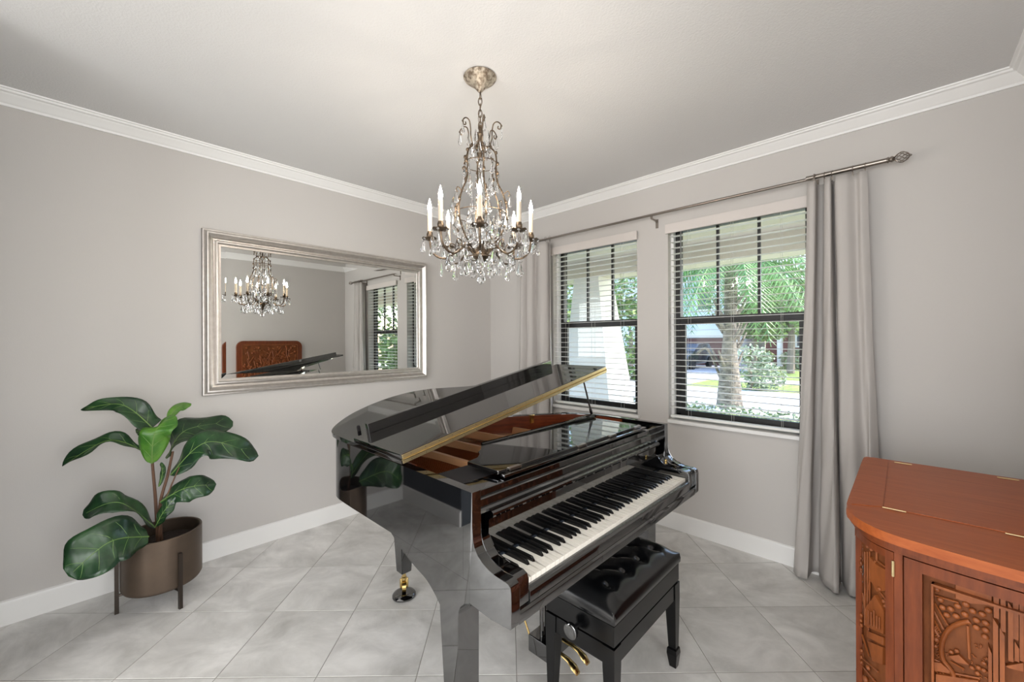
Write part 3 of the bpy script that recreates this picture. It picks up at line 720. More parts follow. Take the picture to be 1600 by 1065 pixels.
# lid, hinged on the bass side
LA = R(10.15)
lidroot = Vector((0, YB-.004, RT+.013))
LM = Matrix.Translation(lidroot) @ Matrix.Rotation(LA, 4, 'X')
def lidobj(name, bm, m, smooth=35, parent=None):
    o = pp(name, bm, m, smooth, parent)
    if parent is None: o.matrix_world = LM; o.parent = pn; o.matrix_parent_inverse = Matrix.Translation(-pn.location)
    return o
XH = 2.072
lo_ = [Vector((XH, 0))]+[Vector((p.x-.0, p.y-YB)) for p in curve]
lo_ = offs(lo_, .012) if offs(lo_, .012)[3].y < lo_[3].y else offs(lo_, -.012)
lo_[0] = Vector((XH, -.012)); 
cut = [p for p in lo_ if p.x < XH]; lidpoly = [Vector((XH, -.012))]+cut+[Vector((XH, YT-YB+.012))]
lid = lidobj('lid', prism([(p.x, p.y) for p in lidpoly], 0, .019, 'z', bev=.004, seg=3), 'black', 40)
flap = lidobj('lid_flap', bx(1.690, XH, -.010, YT-YB+.008, .0205, .039, bev=.003), 'black', 40)
lip = lidobj('flap_lip', bx(1.690, 1.716, .050, 1.345, .039, .083, bev=.002), 'black', 40)
hg = lidobj('lid_hinge', bx(XH-.001, XH+.004, -.006, YT-YB+.004, .003, .0365, bev=.001), 'brassold')
k = lidobj('hinge_pin', tube([(XH+.005, -.006, .0197), (XH+.005, YT-YB+.004, .0197)], .0036, 8), 'brass', parent=hg)
sc = BM()
for i in range(22):
    for zz in (.0085, .031): ball(sc, (XH+.004, .03+i*.0645, zz), .0016, 1)
sc_ = lidobj('screws', sc, 'bronze', parent=hg); sc_['kind'] = 'stuff'
lidobj('lid_bumper', lathe([(0, .046), (.006, .044), (.008, .039), (.008, .0195), (0, .0195)], 12, cx=1.56, cy=.075), 'felt')
pz = LM @ Vector((2.03, 1.20, 0))
# prop sticks
pb = Vector((2.045, -1.075, RT-.012))
top = LM @ Vector((2.03, 1.235, -.001))
pp('short_prop', tube([pb, pb.lerp(top, .25), pb.lerp(top, .3), top], [.0085, .0085, .0055, .005], 8), 'black')
pp('prop_bracket', bx(2.02, 2.075, -1.095, -1.035, RT-.045, RT-.012, bev=.004), 'brass')
pp('long_prop', tube([(2.055, -1.075, RT+.010), (2.045, -1.25, RT+.012), (2.043, -1.27, RT+.010), (2.035, -1.96, RT+.004)], [.013, .012, .008, .0065], 8), 'black')
q = onY(824, 655, -1.2); pp('lid_catch', bx(1.712, 1.732, -1.278, -1.246, RT-.050, RT+.002, bev=.003), 'brass')
# legs
def bass_leg(y0, y1):
    pts = spline([(1.965, .7345), (2.01, .712), (2.06, .690), (2.13, .668), (2.20, .650), (2.245, .625), (2.272, .604)], 4)
    prof = [(p.x, p.y) for p in pts]+[(2.279, .598), (2.279, .590), (2.320, .105), (2.370, .105), (2.374, .600), (2.378, .622), (2.388, .640), (2.404, .655), (2.43, .668), (2.43, .7345)]
    return prism(prof, y0, y1, 'y', bev=.002, keep=lambda c: c.x < 2.36 and c.z < .58)
for y0, y1, s in ((YB, YB+.088, 1), (YT-.088, YT, -1)):
    lg = pp('leg', bass_leg(y0, y1), 'black')
    cx, cy = 2.345, (y0+y1)/2
    bm = BM(); tube([(cx, cy-.012, .034), (cx, cy+.012, .034)], .034, 16, bm); box(bm, cx-.02, cx+.02, cy-.022, cy+.022, .06, .105)
    k = obj('caster', bm, 'brass'); k.parent = lg
tl = (1.305, -1.912)
bm = BM()
v = []
for z, hw in ((RB-.002, .047), (.40, .044), (.145, .031)):
    v.append([bm.verts.new((tl[0]+a*hw, tl[1]+b*hw, z)) for a, b in ((-1, -1), (1, -1), (1, 1), (-1, 1))])
for a, b in zip(v, v[1:]):
    for i in range(4): bm.faces.new((a[i], a[(i+1) % 4], b[(i+1) % 4], b[i]))
bm.faces.new(v[0]); bm.faces.new(v[-1][::-1])
bmesh.ops.bevel(bm, geom=bm.edges[:], offset=.003, segments=2, affect='EDGES')
lg = pp('leg', bm, 'black')
bm = BM(); d = Vector((.5, .86, 0))
tube([Vector((tl[0], tl[1], .058))-d*.011, Vector((tl[0], tl[1], .058))+d*.011], .030, 18, bm)
lathe([(.011, .147), (.011, .115), (.016, .112), (.016, .098), (.006, .09)], 12, bm, *tl)
for s in (-1, 1):
    c = Vector((tl[0], tl[1], 0))+d*(.016*s); tube([c+Vector((0, 0, .104)), c+Vector((.004, -.002, .08)), c+Vector((0, 0, .052))], [.008, .009, .008], 8, bm)
k = obj('caster', bm, 'brass'); k.parent = lg
tag(obj('caster_cup', lathe([(0, 0), (.058, 0), (.066, .004), (.066, .012), (.060, .020), (.046, .027), (.036, .0275), (.033, .0262), (0, .0262)], 28), 'black', loc=(tl[0], tl[1], 0)), 'round black caster cup under the brass caster of the piano tail leg', 'caster cup')
# pedal lyre
ly = pp('lyre_box', bx(2.165, 2.285, -1.80, -1.53, .075, .150, bev=.006), 'black')
for yy in (-1.775, -1.745, -1.59, -1.56):
    k = obj('lyre_post', tube([(2.225, yy, .15), (2.225, yy, .665)], .009, 8), 'black'); k.parent = ly
for yy in (-1.72, -1.665, -1.61):
    k = obj('pedal_rod', tube([(2.235, yy, .15), (2.235, yy, .665)], .0035, 6), 'brass'); k.parent = ly
for dx, yy in ((.0, -1.79), (0, -1.55)):
    k = obj('lyre_brace', tube([(2.17, yy, .13), (1.86, yy, .70)], .0045, 6), 'brass'); k.parent = ly
for yy in (-1.74, -1.665, -1.59):
    pts = [(2.26, .096), (2.31, .100), (2.345, .096), (2.375, .082), (2.395, .066)]
    wv = [.011, .009, .012, .019, .014]; bm = BM(); rgs = []
    for (x, z), ww in zip(pts, wv):
        rgs.append([bm.verts.new((x, yy+ww*a, z+b)) for a, b in ((-1, -.003), (-.6, -.006), (.6, -.006), (1, -.003), (.7, .005), (-.7, .005))])
    for a, b in zip(rgs, rgs[1:]):
        for i in range(6): bm.faces.new((a[i], a[(i+1) % 6], b[(i+1) % 6], b[i]))
    bm.faces.new(rgs[0]); bm.faces.new(rgs[-1][::-1])
    k = obj('pedal', bm, 'brass', smooth=70); k.parent = ly

# ------------------------------------------------------------------ piano bench
BX0, BX1, BY0, BY1 = 2.345, 2.655, -1.895, -1.318
bn = thing('piano_bench', 'black adjustable piano bench with tufted leather seat', 'bench', (2.5, -1.606, 0))
def bp_(name, bm, m, smooth=35): return par(obj(name, bm, m, smooth=smooth), bn)
bp_('upper_frame', bx(BX0+.002, BX1-.002, BY0+.002, BY1-.002, .388, .462, bev=.003), 'blackbench')
bm = BM()
box(bm, BX0+.012, BX1-.012, BY0+.012, BY1-.012, .37, .389); box(bm, BX0+.004, BX1-.004, BY0+.004, BY0+.024, .315, .380); box(bm, BX0+.004, BX1-.004, BY1-.024, BY1-.004, .315, .380)
box(bm, BX0+.004, BX0+.024, BY0+.024, BY1-.024, .315, .380); box(bm, BX1-.024, BX1-.004, BY0+.024, BY1-.024, .315, .380)
bp_('apron', bm, 'blackbench', 0)
for ix, iy in ((0, 0), (1, 0), (0, 1), (1, 1)):
    ox = (BX0, BX1)[ix]; oy = (BY0, BY1)[iy]; sx = (1, -1)[ix]; sy = (1, -1)[iy]; bm = BM(); rgs = []
    for z, a0, a1 in ((.381, 0, .050), (.30, 0, .048), (.088, .004, .037), (.082, .000, .042), (.060, -.002, .043), (.0, .005, .034)):
        rgs.append([bm.verts.new((ox+sx*a, oy+sy*b, z)) for a, b in ((a0, a0), (a1, a0), (a1, a1), (a0, a1))])
    for a, b in zip(rgs, rgs[1:]):
        for i in range(4): bm.faces.new((a[i], a[(i+1) % 4], b[(i+1) % 4], b[i]))
    bm.faces.new(rgs[0]); bm.faces.new(rgs[-1][::-1]); bp_('leg', bm, 'blackbench', 0)
# tufted cushion
btn = [(BX0+.155*(a+.5)*1.0, BY0+(BY1-BY0)*t) for a in (0, 1) for t in (.17, .39, .61, .83)]
bm = BM(); nx, ny = 34, 60; G = []
for j in range(ny+1):
    row = []
    for i in range(nx+1):
        u, v2 = i/nx, j/ny; x = BX0+(BX1-BX0)*u; y = BY0+(BY1-BY0)*v2
        e = min(u, 1-u)*(BX1-BX0); e2 = min(v2, 1-v2)*(BY1-BY0)
        hz = .046+.042*(1-(1-min(e/.09, 1))**2.2)*(1-(1-min(e2/.09, 1))**2.2)
        for bxx, byy in btn:
            d2 = math.hypot(x-bxx, y-byy); hz -= .026*math.exp(-(d2/.019)**1.4)
        for byy in sorted({b[1] for b in btn}):          # pleats from the buttons to the sides
            if .015 < e < .085: hz -= .0022*math.exp(-((y-byy)/.004)**2)
        for (a, b) in ((0, 1), (1, 2), (2, 3), (4, 5), (5, 6), (6, 7), (0, 5), (1, 4), (1, 6), (2, 5), (2, 7), (3, 6)):
            A, B = Vector(btn[a]), Vector(btn[b]); P = Vector((x, y)); t = max(0, min(1, (P-A).dot(B-A)/(B-A).length_squared)); dd = (P-(A+(B-A)*t)).length
            if a % 4 != b % 4 and a//4 != b//4: hz -= .006*math.exp(-(dd/.007)**2)
        row.append(bm.verts.new((x, y, .462+hz)))
    G.append(row)
for j in range(ny):
    for i in range(nx): bm.faces.new((G[j][i], G[j][i+1], G[j+1][i+1], G[j+1][i]))
per = [G[0][i] for i in range(nx+1)]+[G[j][nx] for j in range(1, ny+1)]+[G[ny][i] for i in range(nx-1, -1, -1)]+[G[j][0] for j in range(ny-1, 0, -1)]
lowr = None
prev = per
for z, o in ((.462+.024, .004), (.462+.008, .003), (.4625, -.003)):
    cxb, cyb = (BX0+BX1)/2, (BY0+BY1)/2
    cur = [bm.verts.new((p.co.x+(o if p.co.x > BX1-1e-4 else -o if p.co.x < BX0+1e-4 else 0), p.co.y+(o if p.co.y > BY1-1e-4 else -o if p.co.y < BY0+1e-4 else 0), z)) for p in per]
    for i in range(len(per)): bm.faces.new((prev[i], prev[(i+1) % len(per)], cur[(i+1) % len(per)], cur[i]))
    prev = cur
bm.faces.new(prev)
cu = bp_('cushion', bm, 'leather', 70)
for bxx, byy in btn:
    bt = BM(); ball(bt, (bxx, byy, .462+.066), .009, 2, (1, 1, .5)); k = obj('button', bt, 'leather', smooth=180); k.parent = cu
kn = BM()
tube([(2.497, BY0+.002, .395), (2.497, BY0-.028, .395)], .009, 10, kn); tube([(2.497, BY0-.024, .395), (2.497, BY0-.030, .395), (2.497, BY0-.044, .395), (2.497, BY0-.048, .395)], [.020, .028, .028, .022], 20, kn)
bp_('adjusting_knob', kn, 'black')
kn = BM(); tube([(2.497, BY1-.002, .395), (2.497, BY1+.028, .395)], .009, 10, kn); tube([(2.497, BY1+.024, .395), (2.497, BY1+.030, .395), (2.497, BY1+.044, .395), (2.497, BY1+.048, .395)], [.020, .028, .028, .022], 20, kn)
bp_('adjusting_knob', kn, 'black')

# ------------------------------------------------------------------ potted plant
PC = Vector((.32, -2.88, 0)); PR = .18
pt = thing('bronze_planter', 'round bronze metal planter raised on slim legs by the left wall', 'planter', PC)
def lp(name, bm, m, smooth=35): return par(obj(name, bm, m, smooth=smooth), pt)
lp('bowl', lathe([(0, .104), (PR-.03, .104), (PR-.008, .110), (PR, .125), (PR, .392), (PR-.003, .396), (PR-.009, .396), (PR-.012, .392), (PR-.012, .318), (0, .318)], 48, cx=PC.x, cy=PC.y), 'pot')
for a in (-94, 17, 141):
    d = Vector((math.cos(R(a)), math.sin(R(a)), 0)); s = Vector((-d.y, d.x, 0)); bm = BM()
    A = []
    for z in (0, .305):
        A.append([bm.verts.new(PC+d*(PR+u)+s*v2+Vector((0, 0, z))) for u, v2 in ((.002, -.008), (.020, -.008), (.020, .008), (.002, .008))])
    for i in range(4): bm.faces.new((A[0][i], A[0][(i+1) % 4], A[1][(i+1) % 4], A[1][i]))
    bm.faces.new(A[0]); bm.faces.new(A[1][::-1]); lg = lp('leg', bm, 'potleg', 0)
bm = BM()
for k3 in range(3):
    a = (-94, 17, 141)[k3]; d = Vector((math.cos(R(a)), math.sin(R(a)), 0)); tube([PC+Vector((0, 0, .096)), PC+d*(PR+.006)+Vector((0, 0, .096))], .007, 6, bm)
lp('support_ring', bm, 'potleg')
bm = lathe([(0, .335), (.06, .334), (.12, .330), (PR-.0125, .322)], 32, cx=PC.x, cy=PC.y); lp('soil', bm, 'soil')
fg = thing('fiddle_leaf_plant', 'leafy green fiddle leaf plant growing in the bronze planter', 'plant', PC+Vector((-.02, -.02, .33)))
def fp(name, bm, m, smooth=60): return par(obj(name, bm, m, smooth=smooth), fg)
root = PC+Vector((-.02, -.02, .325))
s1 = spline([root, onX(243, 780, .33), onX(238, 720, .34), onX(238, 690, .36)], 6); fp('stem', tube(s1, [.009-.0035*i/(len(s1)-1) for i in range(len(s1))], 8), 'stem')
s2 = spline([root+Vector((.01, .015, 0)), onX(250, 790, .36), onX(262, 742, .37), onX(270, 705, .38)], 6); fp('stem', tube(s2, [.009-.003*i/(len(s2)-1) for i in range(len(s2))], 8), 'stem')
s3 = spline([root+Vector((.03, .0, 0)), onX(252, 800, .42), onX(266, 762, .44), onX(280, 730, .46)], 6); fp('stem', tube(s3, [.006-.003*i/(len(s3)-1) for i in range(len(s3))], 8), 'stem')
def leaf(base, mid, tip, width, side, m='leaf', fold=.25, rip=.20, seed=0, bias=.85):
    """midrib through base, mid, tip; side = rough direction of the leaf's width"""
    rnd = random.Random(seed); P = spline([base, mid, tip], 12); n = len(P); nw = 8
    def wprof(t): return max(.02, (math.sin(math.pi*min(1, t**bias))**.55)*(.55+.60*(t if bias > .7 else 1-t))*(1+.07*math.sin(t*17+seed))) if 0 < t < 1 else .02
    bm = BM(); G = []; ph = rnd.random()*6
    for i, p in enumerate(P):
        t = i/(n-1); tan = (P[min(i+1, n-1)]-P[max(i-1, 0)]).normalized()
        s = (side-tan*side.dot(tan)).normalized(); nn = tan.cross(s)
        row = []
        for k in range(nw+1):
            u = k/nw*2-1; wv = width/2*wprof(t)
            lift = abs(u)*wv*fold+rip*wv*math.sin(t*15+ph+(1 if u > 0 else 2.1))*abs(u)**1.5 - .10*wv*math.cos(t*36-abs(u)*5)*abs(u)*(1-abs(u))*2
            row.append(bm.verts.new(p+s*(u*wv)+nn*lift))
        G.append(row)
    for i in range(n-1):
        for k in range(nw): bm.faces.new((G[i][k], G[i][k+1], G[i+1][k+1], G[i+1][k]))
    vcs = [[v.co.copy() for v in row] for row in G]
    lf = fp('leaf', bm, m, 180); sm = lf.modifiers.new('thickness', 'SOLIDIFY'); sm.thickness = .0015; sm.offset = -1
    vb = BM()
    up = [P[i]+((P[min(i+1, n-1)]-P[max(i-1, 0)]).normalized().cross(side).normalized())*.0012 for i in range(n)]
    tube(up[:-2], [.0032*(1-i/n)+.0006 for i in range(n-2)], 5, vb)
    for i in range(3, n-5, 4):
        for sg in (-1, 1): tube([vcs[min(n-1, i+k)][nw//2+sg*k] for k in range(4)], [.0012, .0011, .0009, .0005], 4, vb)
    v = obj('midrib', vb, 'vein', smooth=60); v.parent = lf
    return lf
A = onX
leaf(A(238, 668, .36), A(190, 632, .30), A(126, 640, .22), .125, Vector((.45, .2, -.8)), seed=1, fold=.35, rip=.3, bias=.5)
leaf(A(226, 706, .34), A(170, 688, .30), A(97, 728, .24), .100, Vector((.82, .1, -.50)), seed=2, fold=.5, rip=.3)
leaf(A(260, 716, .34), A(290, 672, .26), A(364, 658, .20), .215, Vector((.75, -.3, -.62)), seed=4, fold=.15)
leaf(A(266, 742, .42), A(325, 690, .50), A(404, 712, .50), .205, Vector((.55, -.1, -.85)), seed=5, fold=.15, rip=.26)
leaf(A(237, 724, .40), A(242, 676, .47), A(268, 648, .42), .175, Vector((.3, .62, .30)), 'leaf2', seed=3, fold=.3)
leaf(A(262, 655, .40), A(278, 636, .34), A(299, 630, .28), .060, Vector((.3, .5, -.7)), 'leaf2', seed=9, fold=.5)
leaf(A(250, 784, .42), A(290, 762, .52), A(338, 756, .52), .165, Vector((.55, -.1, -.8)), seed=6, fold=.3)
leaf(A(243, 822, .40), A(255, 800, .48), A(274, 776, .50), .075, Vector((.5, .5, -.6)), seed=10)
leaf(A(242, 824, .36), A(186, 785, .42), A(129, 804, .38), .150, Vector((.72, .1, -.62)), seed=7, fold=.25, rip=.28)
leaf(A(232, 838, .46), A(172, 846, .58), A(107, 900, .58), .270, Vector((.42, .12, -.85)), seed=8, fold=.12, rip=.12)
leaf(A(232, 690, .30), A(222, 676, .24), A(212, 673, .2), .050, Vector((.3, .3, -.7)), seed=11)
leaf(A(248, 760, .36), A(254, 738, .38), A(252, 722, .40), .035, Vector((.5, .5, -.1)), seed=12)

# ------------------------------------------------------------------ chandelier
HC = Vector((1.87, -1.812, 0))
ch = thing('crystal_chandelier', 'antique bronze chandelier with eight candle arms and crystal pendants above the piano', 'chandelier', (HC.x, HC.y, CEIL))
vf = -Vector((CF.x, CF.y, 0)).normalized(); vr = Vector((CR.x, CR.y, 0)).normalized()
def cp(r, a, z):            # polar about the stem, angle 0 towards the room
    return Vector((HC.x, HC.y, z))+(vf*math.cos(a)+vr*math.sin(a))*r
def chp(name, bm, m, smooth=45, parent=None):
    o = obj(name, bm, m, smooth=smooth)
    if parent is None: return par(o, ch)
    o.parent = parent; return o
chp('ceiling_canopy', lathe([(0, CEIL-.001), (.080, CEIL-.001), (.083, CEIL-.006), (.078, CEIL-.014), (.066, CEIL-.024), (.058, CEIL-.030), (.044, CEIL-.040), (.030, CEIL-.052), (.018, CEIL-.066), (.010, CEIL-.076), (0, CEIL-.078)], 32, cx=HC.x, cy=HC.y), 'canopy')
zc = CEIL-.078; i = 0
while zc > 2.552:
    h = .040; ax = vr if i % 2 else vf; pts = []
    for q in range(18):
        a = 2*math.pi*q/18; pts.append(Vector((HC.x, HC.y, zc-h/2+.004))+ax*(.009*math.cos(a))+Vector((0, 0, 1))*(h/2*math.sin(a)))
    chp('chain_link', tube(pts, .0024, 6, closed=True), 'antique'); zc -= h-.010; i += 1
chp('wire', tube(spline([cp(0, 0, CEIL-.07), cp(.012, 1, CEIL-.12), cp(.004, 3, CEIL-.16), cp(.010, 5, CEIL-.21), cp(0, 0, 2.54)], 5), .0013, 5), 'antique')
chp('top_hub', lathe([(0, 2.552), (.006, 2.548), (.012, 2.535), (.008, 2.522), (.010, 2.512), (.016, 2.50), (.010, 2.485), (.012, 2.47), (.020, 2.455), (.026, 2.447), (.030, 2.440), (.020, 2.428), (.008, 2.42), (.012, 2.405), (.006, 2.39), (.010, 2.375), (0, 2.36)], 16, cx=HC.x, cy=HC.y), 'antique')
chp('center_stem', tube([cp(0, 0, 2.37), cp(0, 0, 1.92)], .004, 8), 'antique')
chp('bottom_hub', lathe([(0, 1.955), (.012, 1.95), (.02, 1.935), (.035, 1.915), (.042, 1.900), (.036, 1.885), (.022, 1.873), (.016, 1.862), (.020, 1.850), (.016, 1.838), (.007, 1.828), (.010, 1.820), (.006, 1.808), (0, 1.80)], 20, cx=HC.x, cy=HC.y), 'antique')
for k6 in range(6):
    a = 2*math.pi*k6/6+.26
    bm = tube(spline([cp(.018, a, 2.445), cp(.045, a, 2.437), cp(.060, a, 2.47), cp(.062, a, 2.51), cp(.070, a, 2.545), cp(.090, a, 2.552), cp(.108, a, 2.535), cp(.104, a, 2.515), cp(.092, a, 2.52), cp(.094, a, 2.531)], 5), .0030, 6); chp('top_scroll', bm, 'antique')
    bm = BM()                                                       # cage ribs with leaf knuckles
    tube(spline([cp(.016, a, 2.425), cp(.045, a, 2.432), cp(.075, a, 2.405), cp(.084, a, 2.36), cp(.080, a, 2.31), cp(.090, a, 2.25), cp(.118, a, 2.19), cp(.135, a, 2.12), cp(.128, a, 2.05), cp(.100, a, 1.985), (cp(.060, a, 1.94)), cp(.034, a, 1.905)], 5), .0042, 7, bm)
    for r0, z0 in ((.050, 2.432), (.078, 2.40), (.086, 2.345), (.084, 2.30), (.128, 2.15), (.132, 2.07)): ball(bm, cp(r0+.004, a, z0), .0085, 1, (1, 1, 1.3))
    tube(spline([cp(.118, a, 2.19), cp(.140, a, 2.205), cp(.150, a, 2.19), cp(.142, a, 2.178)], 5), .0025, 6, bm)
    chp('cage_rib', bm, 'antique')
ringb = tube([cp(.082, 2*math.pi*q/36, 2.352) for q in range(36)], .0022, 6, closed=True); chp('cage_ring', ringb, 'antique')
ringb = tube([cp(.134, 2*math.pi*q/36, 2.10) for q in range(36)], .0022, 6, closed=True); chp('cage_ring', ringb, 'antique')
ringb = tube([cp(.075, 2*math.pi*q/36, 1.885) for q in range(36)], .003, 6, closed=True); chp('cage_ring', ringb, 'antique')
# crystal meshes
def pendant_mesh(L, w, d):
    bm = BM(); pr = [(0, 0), (.25, -.06), (.34, -.16), (.62, -.42), (.90, -.66), (1.0, -.78), (.82, -.91), (.40, -.98), (0, -1)]
    rings = []
    for r, z in pr:
        if r == 0: rings.append([bm.verts.new((0, 0, z*L))])
        else: rings.append([bm.verts.new((r*w*math.cos(math.pi*q/4), r*d*math.sin(math.pi*q/4), z*L)) for q in range(8)])
    for a, b in zip(rings, rings[1:]):
        for i in range(8):
            j = (i+1) % 8
            if len(a) == 1: bm.faces.new((a[0], b[i], b[j]))
            elif len(b) == 1: bm.faces.new((a[i], b[0], a[j]))
            else: bm.faces.new((a[i], b[i], b[j], a[j]))
    return mesh_of(bm, 'crystal', 0, 'crystal_pendant')
PM = [pendant_mesh(.066, .0185, .0085), pendant_mesh(.054, .0140, .007), pendant_mesh(.076, .0235, .010), pendant_mesh(.060, .0105, .006)]
bb = BM(); ball(bb, (0, 0, -.006), .006, 1); BEAD = mesh_of(bb, 'crystal', 0, 'crystal_bead')
def crystal(p, kind=0, beads=1, spin=None):
    p = Vector(p)
    for q in range(beads):
        o = obj('crystal_bead', BEAD, None); o.location = p; par(o, ch); p = p-Vector((0, 0, .0125))
    o = obj('crystal_pendant', PM[kind], None); o.location = p; o.rotation_euler = (0, 0, random.random()*3.1 if spin is None else spin); par(o, ch)
# candle arms
pan = lathe([(.006, 0), (.012, .004), (.026, .007), (.036, .011), (.039, .015), (.036, .0155), (.025, .012), (.011, .010), (.011, .016), (.015, .022), (.0155, .034), (.012, .042), (.012, .046), (0, .046)], 16)
# scalloped pan edge
for v in pan.verts:
    r = math.hypot(v.co.x, v.co.y)
    if r > .034:
        an = math.atan2(v.co.y, v.co.x); v.co.z -= .004*(1 if int(round(an/(math.pi/8))) % 2 else 0)
PAN = mesh_of(pan, 'antique', 50, 'drip_pan')
CND = mesh_of(lathe([(.0108, 0), (.0108, .098), (.009, .100), (0, .100)], 14), 'candle', 50, 'candle')
BLB = mesh_of(lathe([(.0055, 0), (.0085, .010), (.0100, .020), (.0085, .033), (.0050, .048), (.002, .060), (0, .068)], 12), 'bulb', 80, 'flame_bulb')
AR = .252; AZ = 1.972
for k8 in range(8):
    a = 2*math.pi*k8/8+.06
    arm = chp('candle_arm', tube(spline([cp(.030, a, 1.900), cp(.065, a, 1.935), cp(.100, a, 1.935), cp(.135, a, 1.905), cp(.175, a, 1.882), cp(.215, a, 1.890), cp(.243, a, 1.922), cp(AR, a, AZ)], 5), .0050, 8), 'antique')
    bm = tube(spline([cp(.120, a, 1.918), cp(.128, a, 1.948), cp(.148, a, 1.955), cp(.156, a, 1.940), cp(.146, a, 1.932)], 5), .0028, 6); chp('scroll', bm, 'antique', parent=arm)
    for nm, me, zz in (('drip_pan', PAN, AZ-.004), ('candle', CND, AZ+.040), ('flame_bulb', BLB, AZ+.139)):
        o = obj(nm, me, None); o.parent = arm; o.location = cp(AR, a, zz)
    for q in range(5):
        b = 2*math.pi*q/5+k8*.4; p = cp(AR, a, AZ+.006)+Vector((math.cos(b), math.sin(b), 0))*.037
        crystal(p, (0, 1, 3, 0, 1)[q], 1)
    crystal(cp(.195, a, 1.880), 2, 1); crystal(cp(.140, a, 1.902), 0, 2)
    crystal(cp(.165, a+.39, 1.925), (2, 0)[k8 % 2], 2)
for q in range(10):
    crystal(cp(.075, 2*math.pi*q/10, 1.882), (2, 0)[q % 2], 1)
for q in range(12):
    crystal(cp(.134, 2*math.pi*q/12+.2, 2.098), (2, 0)[q % 2], 1)
for q in range(10):
    crystal(cp(.088, 2*math.pi*q/10+.1, 2.30), (3, 1)[q % 2], 2)
for q in range(8):
    crystal(cp(.080, 2*math.pi*q/8+.1, 2.352), 1, 1); crystal(cp(.062, 2*math.pi*q/8, 2.10), 2, 1); crystal(cp(.045, 2*math.pi*q/8+.3, 2.19), 0, 1)
for q in range(12):
    crystal(cp(.050, 2*math.pi*q/12, 2.448), 3, 0)
for q in range(6):
    a = 2*math.pi*q/6+.26; crystal(cp(.110, a, 2.535), 3, 1); crystal(cp(.152, a, 2.19), 1, 1); crystal(cp(.060, a+.5, 2.50), 3, 0)
for q in range(10):
    a = 2*math.pi*q/10+.15; crystal(cp(.098, a, 2.06), 2, 1); crystal(cp(.060, a+.2, 2.27), 1, 1); crystal(cp(.115, a+.3, 1.985), 2, 0); crystal(cp(.045, a, 2.02), 2, 0)
bb = BM(); ball(bb, (HC.x, HC.y, 1.775), .021, 2); chp('crystal_ball', bb, 'crystal', 0)

# ------------------------------------------------------------------ carved cabinet
cb = thing('carved_cabinet', 'reddish brown carved wooden cabinet with a curved front and hinged top', 'cabinet', (3.55, -1.25, 0))
def cbp(name, bm, m, smooth=40, parent=None):
    o = obj(name, bm, m, smooth=smooth)
    if parent is None: return par(o, cb)
    o.parent = parent; return o
XC = 3.834
top_out = [(p.x, p.y) for p in spline([(3.300, -.770, 0), (3.275, -.772, 0), (3.262, -.790, 0), (3.259, -.90, 0), (3.258, -1.20, 0), (3.257, -1.500, 0), (3.266, -1.560, 0), (3.292, -1.620, 0), (3.330, -1.662, 0), (3.385, -1.690, 0), (3.48, -1.710, 0), (3.60, -1.724, 0), (3.72, -1.732, 0), (XC, -1.735, 0)], 3)]
tp = prism(top_out+[(XC, -.770)], .924, .950, 'z', bev=.006, seg=3); cbp('top', tp, 'cab')
def inset(pl, d):
    P = [Vector(p) for p in pl]; out = []
    for i, p in enumerate(P):
        t = (P[min(i+1, len(P)-1)]-P[max(i-1, 0)]).normalized(); out.append(p+Vector((-t.y, t.x))*d)
    return out
cbp('top_moulding', prism([tuple(p) for p in inset(top_out, .010)]+[(XC, -.79)], .909, .9235, 'z', bev=.003), 'cabv')
bo = inset(top_out, .022)
bo = [Vector((min(p.x, XC), p.y)) for p in bo]
cbp('carcass', prism([tuple(p) for p in inset(top_out, .040)]+[(XC, -.81)], .02, .9085, 'z'), 'carved')
# raised leaves on the top with grooves between the boards
cbp('top_leaf', bx(3.345, XC-.002, -1.462, -.812, .9495, .9525, bev=.001), 'cab')
cbp('top_border', prism([(3.268, -.782), (3.341, -.812), (3.341, -1.462), (3.268, -1.50)], .9495, .9520, 'z', bev=.001), 'cab')
for px, py, ln in ((1397, 796, 42), (1595, 838, 42), (1411, 724, 36), (1575, 748, 40)):
    c = onZ(px, py, .953)
    cbp('brass_hinge', tube([(c.x-.026, c.y, .9535), (c.x+.026, c.y, .9535)], .0022, 8), 'brassold')
# strips that follow the curved front between two plan positions
def along(pl):
    s = [0]
    for a, b in zip(pl, pl[1:]): s.append(s[-1]+(b-a).length)
    return s
Ls = along(bo)
def at_s(s):
    for i in range(len(bo)-1):
        if s <= Ls[i+1] or i == len(bo)-2:
            t = (s-Ls[i])/(Ls[i+1]-Ls[i]); p = bo[i].lerp(bo[i+1], t); d = (bo[i+1]-bo[i]).normalized(); return p, Vector((d.y, -d.x))
def s_at_x(x):
    for i in range(len(bo)-1):
        if bo[i].y < -1.4 and bo[i].x <= x <= bo[i+1].x: return Ls[i]+(x-bo[i].x)/(bo[i+1].x-bo[i].x)*(Ls[i+1]-Ls[i])
    return Ls[-1]
def s_at_y(y):
    for i in range(len(bo)-1):
        if bo[i].x < 3.35 and bo[i].y >= y >= bo[i+1].y: return Ls[i]+(y-bo[i].y)/(bo[i+1].y-bo[i].y)*(Ls[i+1]-Ls[i])
